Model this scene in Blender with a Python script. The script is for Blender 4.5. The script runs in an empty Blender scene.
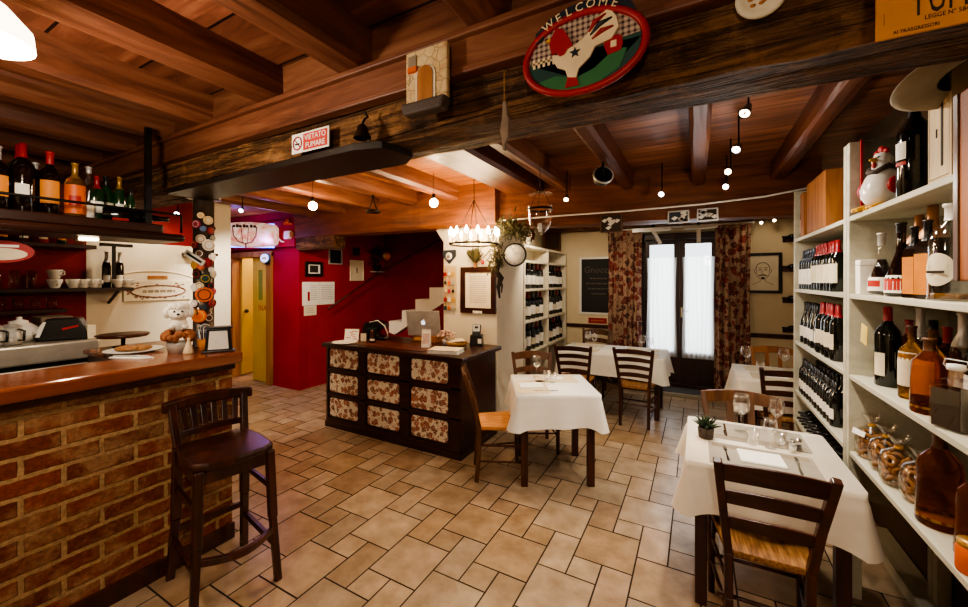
import bpy, bmesh, math, random
from mathutils import Matrix, Vector
random.seed(7)
SC = bpy.context.scene
COL = SC.collection
PI = math.pi

# ------------------------------------------------------------------ helpers
def hexc(h):
    h = h.lstrip('#')
    o = []
    for i in (0, 2, 4):
        c = int(h[i:i+2], 16) / 255.0
        o.append(c / 12.92 if c <= 0.04045 else ((c + 0.055) / 1.055) ** 2.4)
    return (o[0], o[1], o[2], 1.0)

class MB:
    """collects shapes into one mesh"""
    def __init__(s):
        s.v = []; s.f = []; s.m = []; s.T = Matrix.Identity(4); s.mi = 0; s.sm = []; s.smooth = False
    def add(s, vs, fs, smooth=None):
        b = len(s.v)
        for p in vs: s.v.append(tuple(s.T @ Vector(p)))
        for f in fs:
            s.f.append(tuple(b + i for i in f)); s.m.append(s.mi)
            s.sm.append(s.smooth if smooth is None else smooth)
        return s
    def box(s, x0, x1, y0, y1, z0, z1):
        return s.add([(x0,y0,z0),(x1,y0,z0),(x1,y1,z0),(x0,y1,z0),(x0,y0,z1),(x1,y0,z1),(x1,y1,z1),(x0,y1,z1)],
              [(0,3,2,1),(4,5,6,7),(0,1,5,4),(1,2,6,5),(2,3,7,6),(3,0,4,7)])
    def bar(s, p, q, w, h, up=(0,0,1)):
        p = Vector(p); q = Vector(q); d = (q - p)
        z = d.normalized(); u = Vector(up)
        if abs(z.dot(u)) > 0.98: u = Vector((0,1,0))
        x = u.cross(z).normalized(); y = z.cross(x).normalized()
        vs = []
        for c in (p, q):
            for a, b in ((-1,-1),(1,-1),(1,1),(-1,1)):
                vs.append(c + x*(a*w/2) + y*(b*h/2))
        return s.add(vs, [(0,3,2,1),(4,5,6,7),(0,1,5,4),(1,2,6,5),(2,3,7,6),(3,0,4,7)])
    def tube(s, pts, r, seg=8, closed=False, cap=True):
        pts = [Vector(p) for p in pts]; n = len(pts)
        rs = r if isinstance(r, (list, tuple)) else [r]*n
        vs = []; prev = None
        for i, p in enumerate(pts):
            if closed: t = pts[(i+1) % n] - pts[i-1]
            else: t = pts[min(i+1, n-1)] - pts[max(i-1, 0)]
            t.normalize()
            if prev is None:
                a = Vector((0,0,1)) if abs(t.z) < 0.9 else Vector((1,0,0))
                prev = a.cross(t).normalized()
            x = (prev - t*prev.dot(t)).normalized(); prev = x
            y = t.cross(x)
            for k in range(seg):
                a = 2*PI*k/seg
                vs.append(p + x*(rs[i]*math.cos(a)) + y*(rs[i]*math.sin(a)))
        fs = []
        m = n if closed else n-1
        for i in range(m):
            j = (i+1) % n
            for k in range(seg):
                l = (k+1) % seg
                fs.append((i*seg+k, i*seg+l, j*seg+l, j*seg+k))
        s.add(vs, fs, True)
        if cap and not closed:
            s.add(vs[:seg], [tuple(range(seg-1, -1, -1))], False)
            s.add(vs[-seg:], [tuple(range(seg))], False)
        return s
    def lathe(s, prof, seg=16, c=(0,0,0), a0=0.0, a1=2*PI, smooth=True):
        full = abs(a1 - a0 - 2*PI) < 1e-6
        n = seg if full else seg+1
        vs = []; 
        for (r, z) in prof:
            for k in range(n):
                a = a0 + (a1-a0)*k/seg
                vs.append((c[0]+r*math.cos(a), c[1]+r*math.sin(a), c[2]+z))
        fs = []
        for i in range(len(prof)-1):
            for k in range(seg):
                l = (k+1) % n if full else k+1
                fs.append((i*n+k, i*n+l, (i+1)*n+l, (i+1)*n+k))
        s.add(vs, fs, smooth)
        return s
    def prism(s, poly, z0, z1, M=None):
        """polygon in local XY extruded z0..z1, then M"""
        n = len(poly)
        vs = [(x, y, z0) for x, y in poly] + [(x, y, z1) for x, y in poly]
        if M is not None: vs = [M @ Vector(v) for v in vs]
        fs = [tuple(range(n-1, -1, -1)), tuple(range(n, 2*n))]
        for i in range(n):
            j = (i+1) % n
            fs.append((i, j, n+j, n+i))
        return s.add(vs, fs, False)
    def ball(s, c, r, seg=12, ring=8, M=None):
        rx, ry, rz = r if isinstance(r, (tuple, list)) else (r, r, r)
        vs = []; fs = []
        for i in range(ring+1):
            t = PI*i/ring
            for k in range(seg):
                a = 2*PI*k/seg
                p = Vector((rx*math.sin(t)*math.cos(a), ry*math.sin(t)*math.sin(a), -rz*math.cos(t)))
                if M is not None: p = M @ p
                vs.append(p + Vector(c))
        for i in range(ring):
            for k in range(seg):
                l = (k+1) % seg
                fs.append((i*seg+k, i*seg+l, (i+1)*seg+l, (i+1)*seg+k))
        return s.add(vs, fs, True)
    def quad(s, a, b, c, d):
        return s.add([a,b,c,d], [(0,1,2,3)])
    def build(s, name, mats, parent=None, bevel=0, label=None, loc=None, rot=None, solid=0, subsurf=0):
        me = bpy.data.meshes.new(name)
        me.from_pydata(s.v, [], s.f)
        if not isinstance(mats, (list, tuple)): mats = [mats]
        for m in mats: me.materials.append(m)
        me.polygons.foreach_set('material_index', s.m)
        me.polygons.foreach_set('use_smooth', s.sm)
        bm = bmesh.new(); bm.from_mesh(me)
        bmesh.ops.remove_doubles(bm, verts=bm.verts, dist=1e-5)
        bmesh.ops.recalc_face_normals(bm, faces=bm.faces)
        bm.to_mesh(me); bm.free()
        o = bpy.data.objects.new(name, me)
        COL.objects.link(o)
        if parent is not None: o.parent = parent
        if loc is not None: o.location = loc
        if rot is not None: o.rotation_euler = rot
        if solid:
            md = o.modifiers.new('solid', 'SOLIDIFY'); md.thickness = solid; md.offset = 0
        if bevel:
            md = o.modifiers.new('bevel', 'BEVEL'); md.width = bevel; md.segments = 2
            md.limit_method = 'ANGLE'; md.angle_limit = 0.7
        if subsurf:
            md = o.modifiers.new('sub', 'SUBSURF'); md.levels = subsurf; md.render_levels = subsurf
        if label: o['label'] = label
        return o

def tag(o, label=None, cat=None, group=None, kind=None):
    if label: o['label'] = label
    if cat: o['category'] = cat
    if group: o['group'] = group
    if kind: o['kind'] = kind
    return o
def thing(name, label, cat, loc=(0,0,0), rotz=0.0, group=None):
    o = bpy.data.objects.new(name, None); COL.objects.link(o)
    o.empty_display_size = 0.05
    o.location = loc; o.rotation_euler = (0, 0, rotz)
    return tag(o, label, cat, group)
def kids(o): return [c for c in bpy.data.objects if c.parent == o]
_KIDS = {}
def copy_tree(o, parent=None, top=True):
    c = o.copy(); COL.objects.link(c)
    if parent is not None: c.parent = parent
    ch = _KIDS.get(o.name)
    if ch is None:
        ch = kids(o); _KIDS[o.name] = ch
    for k in ch: copy_tree(k, c, False)
    return c
def dup(o, label, loc, rotz=None, rot=None, group=None, scale=None):
    c = copy_tree(o)
    c.location = loc
    if rotz is not None: c.rotation_euler = (0, 0, rotz)
    if rot is not None: c.rotation_euler = rot
    if scale is not None: c.scale = (scale, scale, scale)
    c['label'] = label
    if group: c['group'] = group
    return c
def struct(mb, name, mats, **k):
    o = mb.build(name, mats, **k); o['kind'] = 'structure'; return o
def text(body, size, mat, parent, M, ext=0.0006, name='lettering', align='CENTER', sx=1.0, shear=0.0, spacing=1.0):
    cu = bpy.data.curves.new('txt', 'FONT'); cu.body = body; cu.size = size
    cu.align_x = align; cu.align_y = 'CENTER'; cu.extrude = ext; cu.resolution_u = 2; cu.shear = shear
    cu.space_character = spacing
    t = bpy.data.objects.new('txt', cu); COL.objects.link(t)
    dg = bpy.context.evaluated_depsgraph_get()
    me = bpy.data.meshes.new_from_object(t.evaluated_get(dg))
    bpy.data.objects.remove(t); bpy.data.curves.remove(cu)
    me.transform(M @ Matrix.Diagonal((sx, 1, 1, 1)))
    me.materials.clear(); me.materials.append(mat)
    o = bpy.data.objects.new(name, me); COL.objects.link(o)
    if parent is not None: o.parent = parent
    return o
FRONT = Matrix.Rotation(PI/2, 4, 'X')     # text plane XY -> XZ facing -Y
def TR(x, y, z): return Matrix.Translation((x, y, z))
def RX(a): return Matrix.Rotation(a, 4, 'X')
def RY(a): return Matrix.Rotation(a, 4, 'Y')
def RZ(a): return Matrix.Rotation(a, 4, 'Z')
ORD = 'first second third fourth fifth sixth seventh eighth ninth tenth eleventh twelfth thirteenth fourteenth fifteenth sixteenth'.split()

# ------------------------------------------------------------------ materials
class N:
    def __init__(s, name):
        s.m = bpy.data.materials.new(name); s.m.use_nodes = True
        s.nt = s.m.node_tree; s.b = s.nt.nodes['Principled BSDF']; s.out = s.nt.nodes['Material Output']
    def n(s, t, **k):
        nd = s.nt.nodes.new(t)
        for a, b in k.items(): setattr(nd, a, b)
        return nd
    def l(s, a, b): s.nt.links.new(a, b)
    def coord(s, scale=(1,1,1), kind='Object', rnd=True, loc=(0,0,0), rot=(0,0,0)):
        tc = s.n('ShaderNodeTexCoord'); mp = s.n('ShaderNodeMapping')
        s.l(tc.outputs[kind], mp.inputs['Vector'])
        mp.inputs['Scale'].default_value = scale
        mp.inputs['Rotation'].default_value = rot
        if rnd:
            oi = s.n('ShaderNodeObjectInfo'); mu = s.n('ShaderNodeVectorMath', operation='SCALE')
            mu.inputs[0].default_value = (17.0, 31.0, 23.0)
            s.l(oi.outputs['Random'], mu.inputs['Scale']); s.l(mu.outputs[0], mp.inputs['Location'])
        else: mp.inputs['Location'].default_value = loc
        return mp.outputs[0]
    def noise(s, vec, scale=5, detail=4, rough=0.6, dist=0.0):
        nd = s.n('ShaderNodeTexNoise'); s.l(vec, nd.inputs['Vector'])
        nd.inputs['Scale'].default_value = scale; nd.inputs['Detail'].default_value = detail
        nd.inputs['Roughness'].default_value = rough; nd.inputs['Distortion'].default_value = dist
        return nd.outputs['Fac']
    def voro(s, vec, scale=5, feature='F1', out='Distance'):
        nd = s.n('ShaderNodeTexVoronoi', feature=feature); s.l(vec, nd.inputs['Vector'])
        nd.inputs['Scale'].default_value = scale
        return nd.outputs[out]
    def ramp(s, fac, stops, interp='LINEAR'):
        nd = s.n('ShaderNodeValToRGB'); nd.color_ramp.interpolation = interp
        e = nd.color_ramp.elements
        while len(e) < len(stops): e.new(0.5)
        for i, (p, c) in enumerate(stops):
            e[i].position = p; e[i].color = c if not isinstance(c, str) else hexc(c)
        s.l(fac, nd.inputs['Fac']); return nd.outputs['Color']
    def mix(s, fac, a, b, mode='MIX'):
        nd = s.n('ShaderNodeMix', data_type='RGBA', blend_type=mode)
        for k, v in ((0, fac), (6, a), (7, b)):
            if isinstance(v, str): v = hexc(v)
            if hasattr(v, 'links') or hasattr(v, 'is_linked'): s.l(v, nd.inputs[k])
            else: nd.inputs[k].default_value = v
        return nd.outputs[2]
    def math(s, op, a, b=0.0, c=None):
        nd = s.n('ShaderNodeMath', operation=op)
        for i, v in enumerate((a, b) if c is None else (a, b, c)):
            if hasattr(v, 'is_linked'): s.l(v, nd.inputs[i])
            else: nd.inputs[i].default_value = v
        return nd.outputs[0]
    def sep(s, vec):
        nd = s.n('ShaderNodeSeparateXYZ'); s.l(vec, nd.inputs[0]); return nd.outputs
    def bump(s, h, strength=0.3, dist=0.01):
        nd = s.n('ShaderNodeBump'); nd.inputs['Strength'].default_value = strength
        nd.inputs['Distance'].default_value = dist
        s.l(h, nd.inputs['Height']); s.l(nd.outputs[0], s.b.inputs['Normal'])
    def set(s, col=None, rough=None, metal=None, spec=None, **k):
        if col is not None:
            if isinstance(col, str): s.b.inputs['Base Color'].default_value = hexc(col)
            elif hasattr(col, 'is_linked'): s.l(col, s.b.inputs['Base Color'])
            else: s.b.inputs['Base Color'].default_value = col
        if rough is not None: s.b.inputs['Roughness'].default_value = rough
        if metal is not None: s.b.inputs['Metallic'].default_value = metal
        if spec is not None: s.b.inputs['Specular IOR Level'].default_value = spec
        for a, v in k.items(): s.b.inputs[a.replace('_', ' ')].default_value = v
        return s.m

def plain(name, col, rough=0.5, metal=0.0, var=0.12, spec=None, scale=12, bump=0.0):
    n = N(name); v = n.coord((1,1,1))
    f = n.noise(v, scale, 3)
    c = hexc(col); d = tuple(x*(1-var) for x in c[:3]) + (1,); e = tuple(min(1, x*(1+var)) for x in c[:3]) + (1,)
    n.set(n.ramp(f, [(0.3, d), (0.7, e)]), rough, metal, spec)
    if bump: n.bump(n.noise(v, scale*4, 3), bump, 0.004)
    return n.m
def wood(name, dark, mid, light, axis='Z', sc=9.0, stretch=0.09, rough=0.45, bump=0.25, spec=0.4, knots=0.0):
    n = N(name)
    s = [sc, sc, sc]; s['XYZ'.index(axis)] = sc*stretch
    v = n.coord(tuple(s))
    f = n.noise(v, 1.6, 8, 0.62, 0.8)
    g = n.noise(v, 0.35, 2, 0.5, 0.3)
    col = n.ramp(f, [(0.28, dark), (0.5, mid), (0.74, light)])
    col = n.mix(n.math('MULTIPLY', g, 0.75), col, dark, 'MIX') if knots == 0 else n.mix(n.math('MULTIPLY', g, knots), col, dark)
    n.set(col, rough, 0, spec)
    if bump: n.bump(f, bump, 0.006)
    return n.m
def emit(name, col, strength):
    n = N(name); n.set('#ffffff', 0.5)
    n.b.inputs['Emission Color'].default_value = hexc(col); n.b.inputs['Emission Strength'].default_value = strength
    n.b.inputs['Base Color'].default_value = hexc(col)
    return n.m
def glass(name, col='#ffffff', rough=0.02, trans=1.0, alpha=None):
    """thin glass: mostly see-through with a reflecting sheen at the rim"""
    n = N(name)
    lw = n.n('ShaderNodeLayerWeight'); lw.inputs['Blend'].default_value = 0.25
    tr = n.n('ShaderNodeBsdfTransparent'); tr.inputs['Color'].default_value = hexc(col)
    gl = n.n('ShaderNodeBsdfGlossy'); gl.inputs['Roughness'].default_value = rough
    gl.inputs['Color'].default_value = (1,1,1,1)
    mx = n.n('ShaderNodeMixShader')
    f = n.math('ADD', n.math('MULTIPLY', lw.outputs['Facing'], 0.55), 0.05)
    n.l(f, mx.inputs['Fac']); n.l(tr.outputs[0], mx.inputs[1]); n.l(gl.outputs[0], mx.inputs[2])
    n.l(mx.outputs[0], n.out.inputs['Surface'])
    return n.m

def roughwood(name, dark, mid, light):
    n = N(name); v = n.coord((1.1, 12, 12), rnd=False); w = n.coord((1, 1, 1), rnd=False)
    f = n.noise(v, 1.7, 9, 0.68, 1.2); g = n.noise(w, 9, 6, 0.7, 0.5); c = n.noise(n.coord((0.7, 20, 20), rnd=False), 1.3, 4, 0.5, 0.4)
    crack = n.ramp(c, [(0.40, (0,0,0,1)), (0.455, (1,1,1,1)), (0.47, (1,1,1,1)), (0.53, (0,0,0,1))])
    col = n.ramp(f, [(0.30, dark), (0.5, mid), (0.70, light)])
    col = n.mix(n.math('MULTIPLY', n.ramp(g, [(0.5, (0,0,0,1)), (0.68, (1,1,1,1))]), 0.55), col, '#a87a4c')
    col = n.mix(n.math('MULTIPLY', n.ramp(g, [(0.32, (1,1,1,1)), (0.44, (0,0,0,1))]), 0.6), col, '#1f120a')
    col = n.mix(n.math('MULTIPLY', crack, 0.35), col, '#140b06')
    n.set(col, 0.72, 0, 0.3)
    n.bump(n.math('SUBTRACT', n.math('ADD', n.math('MULTIPLY', f, 0.8), n.math('MULTIPLY', g, 0.9)), n.math('MULTIPLY', crack, 0.7)), 1.0, 0.022)
    return n.m
M = {}
# timber of the ceiling
M['joist'] = wood('honey_joist_timber', '#452416', '#7a4831', '#9c694a', 'Y', 9, 0.10, 0.5, 0.5)
M['joist_r'] = wood('dark_joist_timber', '#341a0e', '#5e3019', '#7d4a2a', 'Y', 7, 0.10, 0.42, 0.5)
M['beam'] = roughwood('rough_beam_timber', '#2a190e', '#654326', '#966c44')
M['trim'] = wood('honey_trim_timber', '#4a281a', '#804e36', '#a4714f', 'X', 9, 0.10, 0.5, 0.4)
M['beam_b'] = wood('honey_beam_timber', '#4a2512', '#7e451f', '#a8652f', 'X', 8, 0.10, 0.55, 0.7)
def boards(name, dark, mid, light, pitch, gap, gapcol, rough=0.5, spec=0.4, x0=0.0):
    n = N(name); v = n.coord((1,1,1), rnd=False)
    x, y, z = n.sep(v)[:3]
    q = n.math('DIVIDE', n.math('ADD', y, 50.0 + x0), pitch)
    idx = n.math('FLOOR', q); fr = n.math('FRACT', q)
    cmb = n.n('ShaderNodeCombineXYZ')
    n.l(n.math('MULTIPLY', x, 0.9), cmb.inputs[0]); n.l(n.math('MULTIPLY', y, 8.0), cmb.inputs[1]); n.l(n.math('MULTIPLY', idx, 3.7), cmb.inputs[2])
    f = n.noise(cmb.outputs[0], 1.5, 7, 0.6, 0.6)
    wn = n.n('ShaderNodeTexWhiteNoise', noise_dimensions='1D'); n.l(idx, wn.inputs['W'])
    col = n.ramp(f, [(0.3, dark), (0.5, mid), (0.72, light)])
    sh = n.math('ADD', n.math('MULTIPLY', wn.outputs['Value'], 0.45), 0.7)
    mc = n.n('ShaderNodeCombineColor')
    for i in range(3): n.l(sh, mc.inputs[i])
    col = n.mix(1.0, col, mc.outputs[0], 'MULTIPLY')
    g = n.math('LESS_THAN', fr, gap / pitch)
    n.set(n.mix(g, col, gapcol), rough, 0, spec)
    n.bump(n.math('SUBTRACT', n.math('MULTIPLY', f, 0.3), g), 0.5, 0.012)
    return n.m
M['ceil_f'] = boards('honey_ceiling_boards', '#4c291b', '#7e4a35', '#a16b4c', 0.32, 0.012, '#1a0b05')
M['ceil_r'] = boards('dark_ceiling_boards', '#4a291a', '#784a33', '#9c6a4a', 0.14, 0.008, '#0d0603', 0.38)
M['ceil_l'] = boards('golden_ceiling_boards', '#6a3715', '#9a5a28', '#c08644', 0.20, 0.008, '#2a1208', 0.5)

# walls
def plaster(name, c1, c2, rough=0.85, bump=0.15):
    n = N(name); v = n.coord((1,1,1), rnd=False)
    n.set(n.ramp(n.noise(v, 1.6, 5, 0.6), [(0.3, c1), (0.7, c2)]), rough, 0, 0.2)
    n.bump(n.noise(v, 22, 4), bump, 0.01); return n.m
M['cream'] = plaster('cream_plaster', '#d9c6a0', '#e6d6b4')
M['white'] = plaster('warm_white_plaster', '#ddd0b6', '#e9dfc9')
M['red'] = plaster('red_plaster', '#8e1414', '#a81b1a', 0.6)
M['neon_red'] = plaster('neon_tinted_red_plaster', '#86131f', '#9c1a2b', 0.6)  # red door wall with the neon light's purple tint put into its colour
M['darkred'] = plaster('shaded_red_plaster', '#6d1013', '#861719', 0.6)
M['yellow'] = plaster('yellow_paint', '#b8952f', '#cfac42', 0.55)
M['yellowdoor'] = plaster('ochre_door_paint', '#bd9f38', '#d4b64c', 0.45, 0.05)
M['wcase'] = wood('whitewashed_shelf_wood', '#a8a490', '#c6c2ae', '#dad6c4', 'Y', 6, 0.1, 0.6, 0.12)
M['wback'] = wood('grey_shelf_back_wood', '#5a5546', '#757060', '#8a8572', 'Y', 6, 0.1, 0.7, 0.12)
M['wcasew'] = wood('white_bookcase_wood', '#cdc4ac', '#e2dac4', '#efe8d6', 'Z', 6, 0.1, 0.6, 0.08)

# bricks on the counter front: object coords, plane X = const
def brick(name):
    n = N(name); v = n.coord((1,1,1), rnd=False)
    x, y, z = n.sep(v)[:3]
    wob = n.noise(v, 9, 3); w2 = n.noise(v, 31, 3)
    cmb = n.n('ShaderNodeCombineXYZ')
    n.l(n.math('ADD', y, n.math('MULTIPLY', wob, 0.012)), cmb.inputs[0])
    n.l(n.math('ADD', z, n.math('ADD', n.math('MULTIPLY', wob, 0.016), n.math('MULTIPLY', w2, 0.007))), cmb.inputs[1])
    bt = n.n('ShaderNodeTexBrick'); n.l(cmb.outputs[0], bt.inputs['Vector'])
    bt.inputs['Scale'].default_value = 1.0; bt.inputs['Brick Width'].default_value = 0.27; bt.inputs['Row Height'].default_value = 0.088
    bt.inputs['Mortar Size'].default_value = 0.012; bt.inputs['Mortar Smooth'].default_value = 0.25; bt.inputs['Bias'].default_value = 0.0
    bt.inputs['Color1'].default_value = hexc('#94492a'); bt.inputs['Color2'].default_value = hexc('#6b3520'); bt.inputs['Mortar'].default_value = hexc('#b9976a')
    smear = n.noise(v, 5.5, 6, 0.65, 0.4)
    sm = n.ramp(smear, [(0.46, (0,0,0,1)), (0.62, (1,1,1,1))])
    col = n.mix(n.math('MULTIPLY', sm, 0.7), bt.outputs['Color'], '#ad8660')
    grain = n.noise(v, 60, 4)
    col = n.mix(0.5, col, n.ramp(grain, [(0.3, '#55402c'), (0.7, '#ffffff')]), 'MULTIPLY')
    n.set(col, 0.85, 0, 0.2)
    h = n.math('ADD', n.math('MULTIPLY', n.math('SUBTRACT', 1.0, bt.outputs['Fac']), 1.0), n.math('MULTIPLY', n.noise(v, 40, 5), 0.5))
    n.bump(h, 0.9, 0.018); return n.m
M['brick'] = brick('old_red_brick')

# furniture woods
M['dark'] = wood('dark_walnut', '#210e07', '#47200f', '#683219', 'Z', 11, 0.08, 0.32, 0.15, 0.5)
M['darkx'] = wood('dark_walnut_rail', '#210e07', '#47200f', '#683219', 'X', 11, 0.08, 0.32, 0.15, 0.5)
M['chest'] = wood('dark_chest_wood', '#1f0d07', '#3a1b0f', '#54291a', 'X', 8, 0.08, 0.32, 0.1, 0.5)
M['brown'] = wood('brown_chair_wood', '#38200f', '#5f3a1e', '#80542f', 'Z', 11, 0.08, 0.35, 0.15)
M['stoolw'] = wood('dark_stool_wood', '#1c0b06', '#3f1b0e', '#632e17', 'Z', 10, 0.08, 0.28, 0.12, 0.6)
M['counter'] = wood('varnished_counter_wood', '#5a2a18', '#8a4a2b', '#b07048', 'Y', 9, 0.06, 0.18, 0.06, 0.6)
M['shelfdk'] = wood('dark_hanging_shelf_wood', '#1b0c07', '#371a0e', '#502817', 'Y', 9, 0.08, 0.35, 0.1)
M['crate'] = wood('pale_pine_crate', '#7d4a24', '#b07238', '#cc9153', 'Z', 7, 0.1, 0.6, 0.15)
M['cratew'] = wood('whitened_crate_wood', '#b59a6d', '#d8c093', '#e8d6b0', 'Z', 7, 0.1, 0.6, 0.1)
M['door'] = wood('dark_door_wood', '#20120c', '#3d2418', '#543424', 'Z', 8, 0.08, 0.4, 0.1)
M['doorframe'] = wood('ochre_door_frame_wood', '#7a4f22', '#a8763a', '#c4934f', 'Z', 7, 0.08, 0.5, 0.1)
n = N('rush_seat'); v = n.coord((60, 4, 60)); f = n.noise(v, 1.2, 4)
n.set(n.ramp(f, [(0.3, '#5c3818'), (0.5, '#8f6030'), (0.72, '#b98a52')]), 0.6); n.bump(f, 0.6, 0.006); M['rush'] = n.m
n = N('orange_rush_seat'); v = n.coord((60, 4, 60)); f = n.noise(v, 1.2, 4)
n.set(n.ramp(f, [(0.3, '#a5622a'), (0.5, '#cb8743'), (0.72, '#e2a763')]), 0.6); n.bump(f, 0.6, 0.006); M['rusho'] = n.m

# cloth
def cloth(name, a, b):
    n = N(name); v = n.coord((1,1,1)); f = n.noise(v, 4, 4)
    n.set(n.ramp(f, [(0.3, a), (0.7, b)]), 0.85, 0, 0.2, Sheen_Weight=0.2)
    n.bump(n.noise(n.coord((1,1,1)), 180, 2), 0.12, 0.002); return n.m
M['linen'] = cloth('cream_linen', '#e0d3bd', '#ece2d0')
M['linenw'] = cloth('white_linen', '#ece6d8', '#f4f0e6')
M['napkin'] = cloth('white_napkin_cloth', '#f2eee4', '#faf7f0')
M['matgrey'] = cloth('grey_paper_mat', '#8b8375', '#a0988a')
M['matcream'] = cloth('cream_paper_mat', '#cdbb96', '#d8c8a8')
def floral(name, ground, c1, c2, c3, scale, seedloc=(0,0,0)):
    n = N(name); v = n.coord((1,1,1), rnd=False, loc=seedloc)
    wob = n.n('ShaderNodeVectorMath', operation='ADD')
    nz = n.n('ShaderNodeTexNoise'); n.l(v, nz.inputs['Vector']); nz.inputs['Scale'].default_value = scale*1.4
    sc = n.n('ShaderNodeVectorMath', operation='SCALE'); n.l(nz.outputs['Color'], sc.inputs[0]); sc.inputs['Scale'].default_value = 0.9/scale
    n.l(v, wob.inputs[0]); n.l(sc.outputs[0], wob.inputs[1])
    d = n.voro(wob.outputs[0], scale)
    vc = n.n('ShaderNodeTexVoronoi'); n.l(wob.outputs[0], vc.inputs['Vector']); vc.inputs['Scale'].default_value = scale
    r = n.math('FRACT', n.math('MULTIPLY', n.sep(vc.outputs['Color'])[0], 7.0))
    petal = n.ramp(r, [(0.0, c1), (0.40, c2), (0.75, c3)], 'CONSTANT')
    inside = n.math('LESS_THAN', d, 0.50)
    col = n.mix(inside, ground, petal)
    core = n.math('LESS_THAN', d, 0.20); col = n.mix(core, col, c2)
    d2 = n.voro(wob.outputs[0], scale*2.7)
    leaf = n.math('LESS_THAN', d2, 0.26); col = n.mix(n.math('MULTIPLY', leaf, n.math('SUBTRACT', 1.0, inside)), col, c1)
    d3 = n.voro(wob.outputs[0], scale*3.6, 'DISTANCE_TO_EDGE'); vein = n.math('LESS_THAN', d3, 0.05)
    col = n.mix(n.math('MULTIPLY', vein, 0.55), col, ground)
    n.set(col, 0.8, 0, 0.2); return n.m
M['curtain'] = floral('floral_curtain_cloth', '#a88a72', '#5a1f22', '#7a2c2a', '#3c2226', 11.0)
M['panel'] = floral('floral_drawer_paper', '#e6d8bd', '#8f4430', '#a8604a', '#7a4a36', 17)

# misc
M['black'] = plain('black_plastic', '#0c0b0a', 0.35)
M['iron'] = plain('black_iron', '#14110f', 0.5, 0.6)
M['blackframe'] = plain('black_frame_wood', '#15100d', 0.4)
M['steel'] = plain('brushed_steel', '#b0a89c', 0.38, 0.55)
M['silver'] = plain('silver_metal', '#c4c1bb', 0.4, 0.45)
M['chrome'] = plain('chrome', '#d8d8d6', 0.12, 1.0)
M['pole'] = plain('grey_steel_pole', '#5d5249', 0.35, 0.7)
M['panelm'] = plain('dark_brown_steel_panel', '#2a211b', 0.45, 0.3)
M['paper'] = plain('cream_paper', '#e6d9bd', 0.8, var=0.05)
M['paperw'] = plain('white_paper', '#f0ece2', 0.8, var=0.04)
M['ink'] = plain('dark_ink', '#2c2119', 0.8)
M['inkg'] = plain('grey_ink', '#8a7b66', 0.8)
M['redink'] = plain('red_paint', '#9c1414', 0.5)
M['orange'] = plain('orange_paint', '#d2601f', 0.5)
M['green'] = plain('green_paint', '#2f6b3f', 0.5)
M['dgreen'] = plain('dark_green_paint', '#1d3f38', 0.5)
M['blue'] = plain('blue_paint', '#2c6f9a', 0.5)
M['navy'] = plain('navy_paint', '#1b2430', 0.5)
M['creamp'] = plain('cream_paint', '#e4cda4', 0.5)
M['yellowp'] = plain('yellow_paint_board', '#d38a2e', 0.6)
M['pinkp'] = plain('pink_paint', '#b3364f', 0.4)
M['goldp'] = plain('golden_yellow_glaze', '#cf9a2c', 0.4)
M['ceram'] = plain('white_ceramic', '#e8e4da', 0.25, var=0.04)
M['slate'] = plain('black_chalkboard', '#15120f', 0.7)
M['chalk'] = plain('chalk', '#5a5248', 0.9)
M['leaf'] = plain('green_leaf', '#3d4a22', 0.6, var=0.4)
M['leafd'] = plain('dark_green_leaf', '#22331a', 0.5, var=0.4)
M['driedleaf'] = plain('dried_greenery', '#4a4526', 0.8, var=0.5)
M['dried'] = plain('dried_flower', '#8a5330', 0.85, var=0.4)
M['branch'] = plain('dark_branch_bark', '#2a1c14', 0.8)
M['stone'] = plain('grey_brown_pot', '#4a3d34', 0.7)
M['mat'] = plain('grey_doormat', '#4a4a4e', 0.95, bump=0.4)
M['stonestep'] = plain('pale_step_stone', '#9a8f7d', 0.7)
M['felt'] = plain('grey_felt', '#8f8674', 0.9, bump=0.3)
M['feltd'] = plain('dark_hat_band', '#1a1613', 0.9)
M['plush'] = plain('white_plush', '#e9e2d6', 0.95, bump=0.6, scale=30)
M['basket'] = wood('basket_wicker', '#6d4824', '#a37840', '#c79d62', 'X', 30, 0.3, 0.7, 0.5)
M['cookie'] = plain('golden_biscuit', '#94683e', 0.8, var=0.35, scale=30, bump=0.5)
M['steelwool'] = M['silver']
M['glass'] = glass('clear_glass')
M['bagfilm'] = glass('clear_bag_film', '#f3efe6', 0.15)
M['paneglass'] = glass('window_glass', '#ffffff', 0.02)
M['bottleg'] = plain('dark_wine_bottle_glass', '#0b0d08', 0.08, var=0.3, spec=0.7)
M['bottlegreen'] = plain('green_bottle_glass', '#123218', 0.08, var=0.3, spec=0.7)
n = N('amber_spirit_glass'); n.set('#b3601c', 0.04, 0, 0.6, Transmission_Weight=0.92, IOR=1.15); M['amber'] = n.m
n = N('golden_spirit_glass'); n.set('#c08a40', 0.04, 0, 0.6, Transmission_Weight=0.85, IOR=1.15); M['gold'] = n.m
n = N('red_liqueur_glass'); n.set('#a8260f', 0.06, 0, 0.6, Transmission_Weight=0.3, IOR=1.3); M['redl'] = n.m
n = N('dark_liqueur_glass'); n.set('#160a06', 0.06, 0, 0.7); M['darkl'] = n.m
M['copper'] = plain('copper_foil', '#b98358', 0.35, 0.5)
M['labelc'] = plain('cream_bottle_label', '#d9ccb0', 0.7)
M['labelw'] = plain('white_bottle_label', '#ece7da', 0.7)
M['labelo'] = plain('orange_bottle_label', '#cf7f25', 0.6)
M['labelr'] = plain('red_bottle_label', '#b02a1c', 0.6)
M['labely'] = plain('yellow_paper_tag', '#d8bf5e', 0.7)
M['capr'] = plain('red_bottle_capsule', '#8f1a1c', 0.35)
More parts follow.
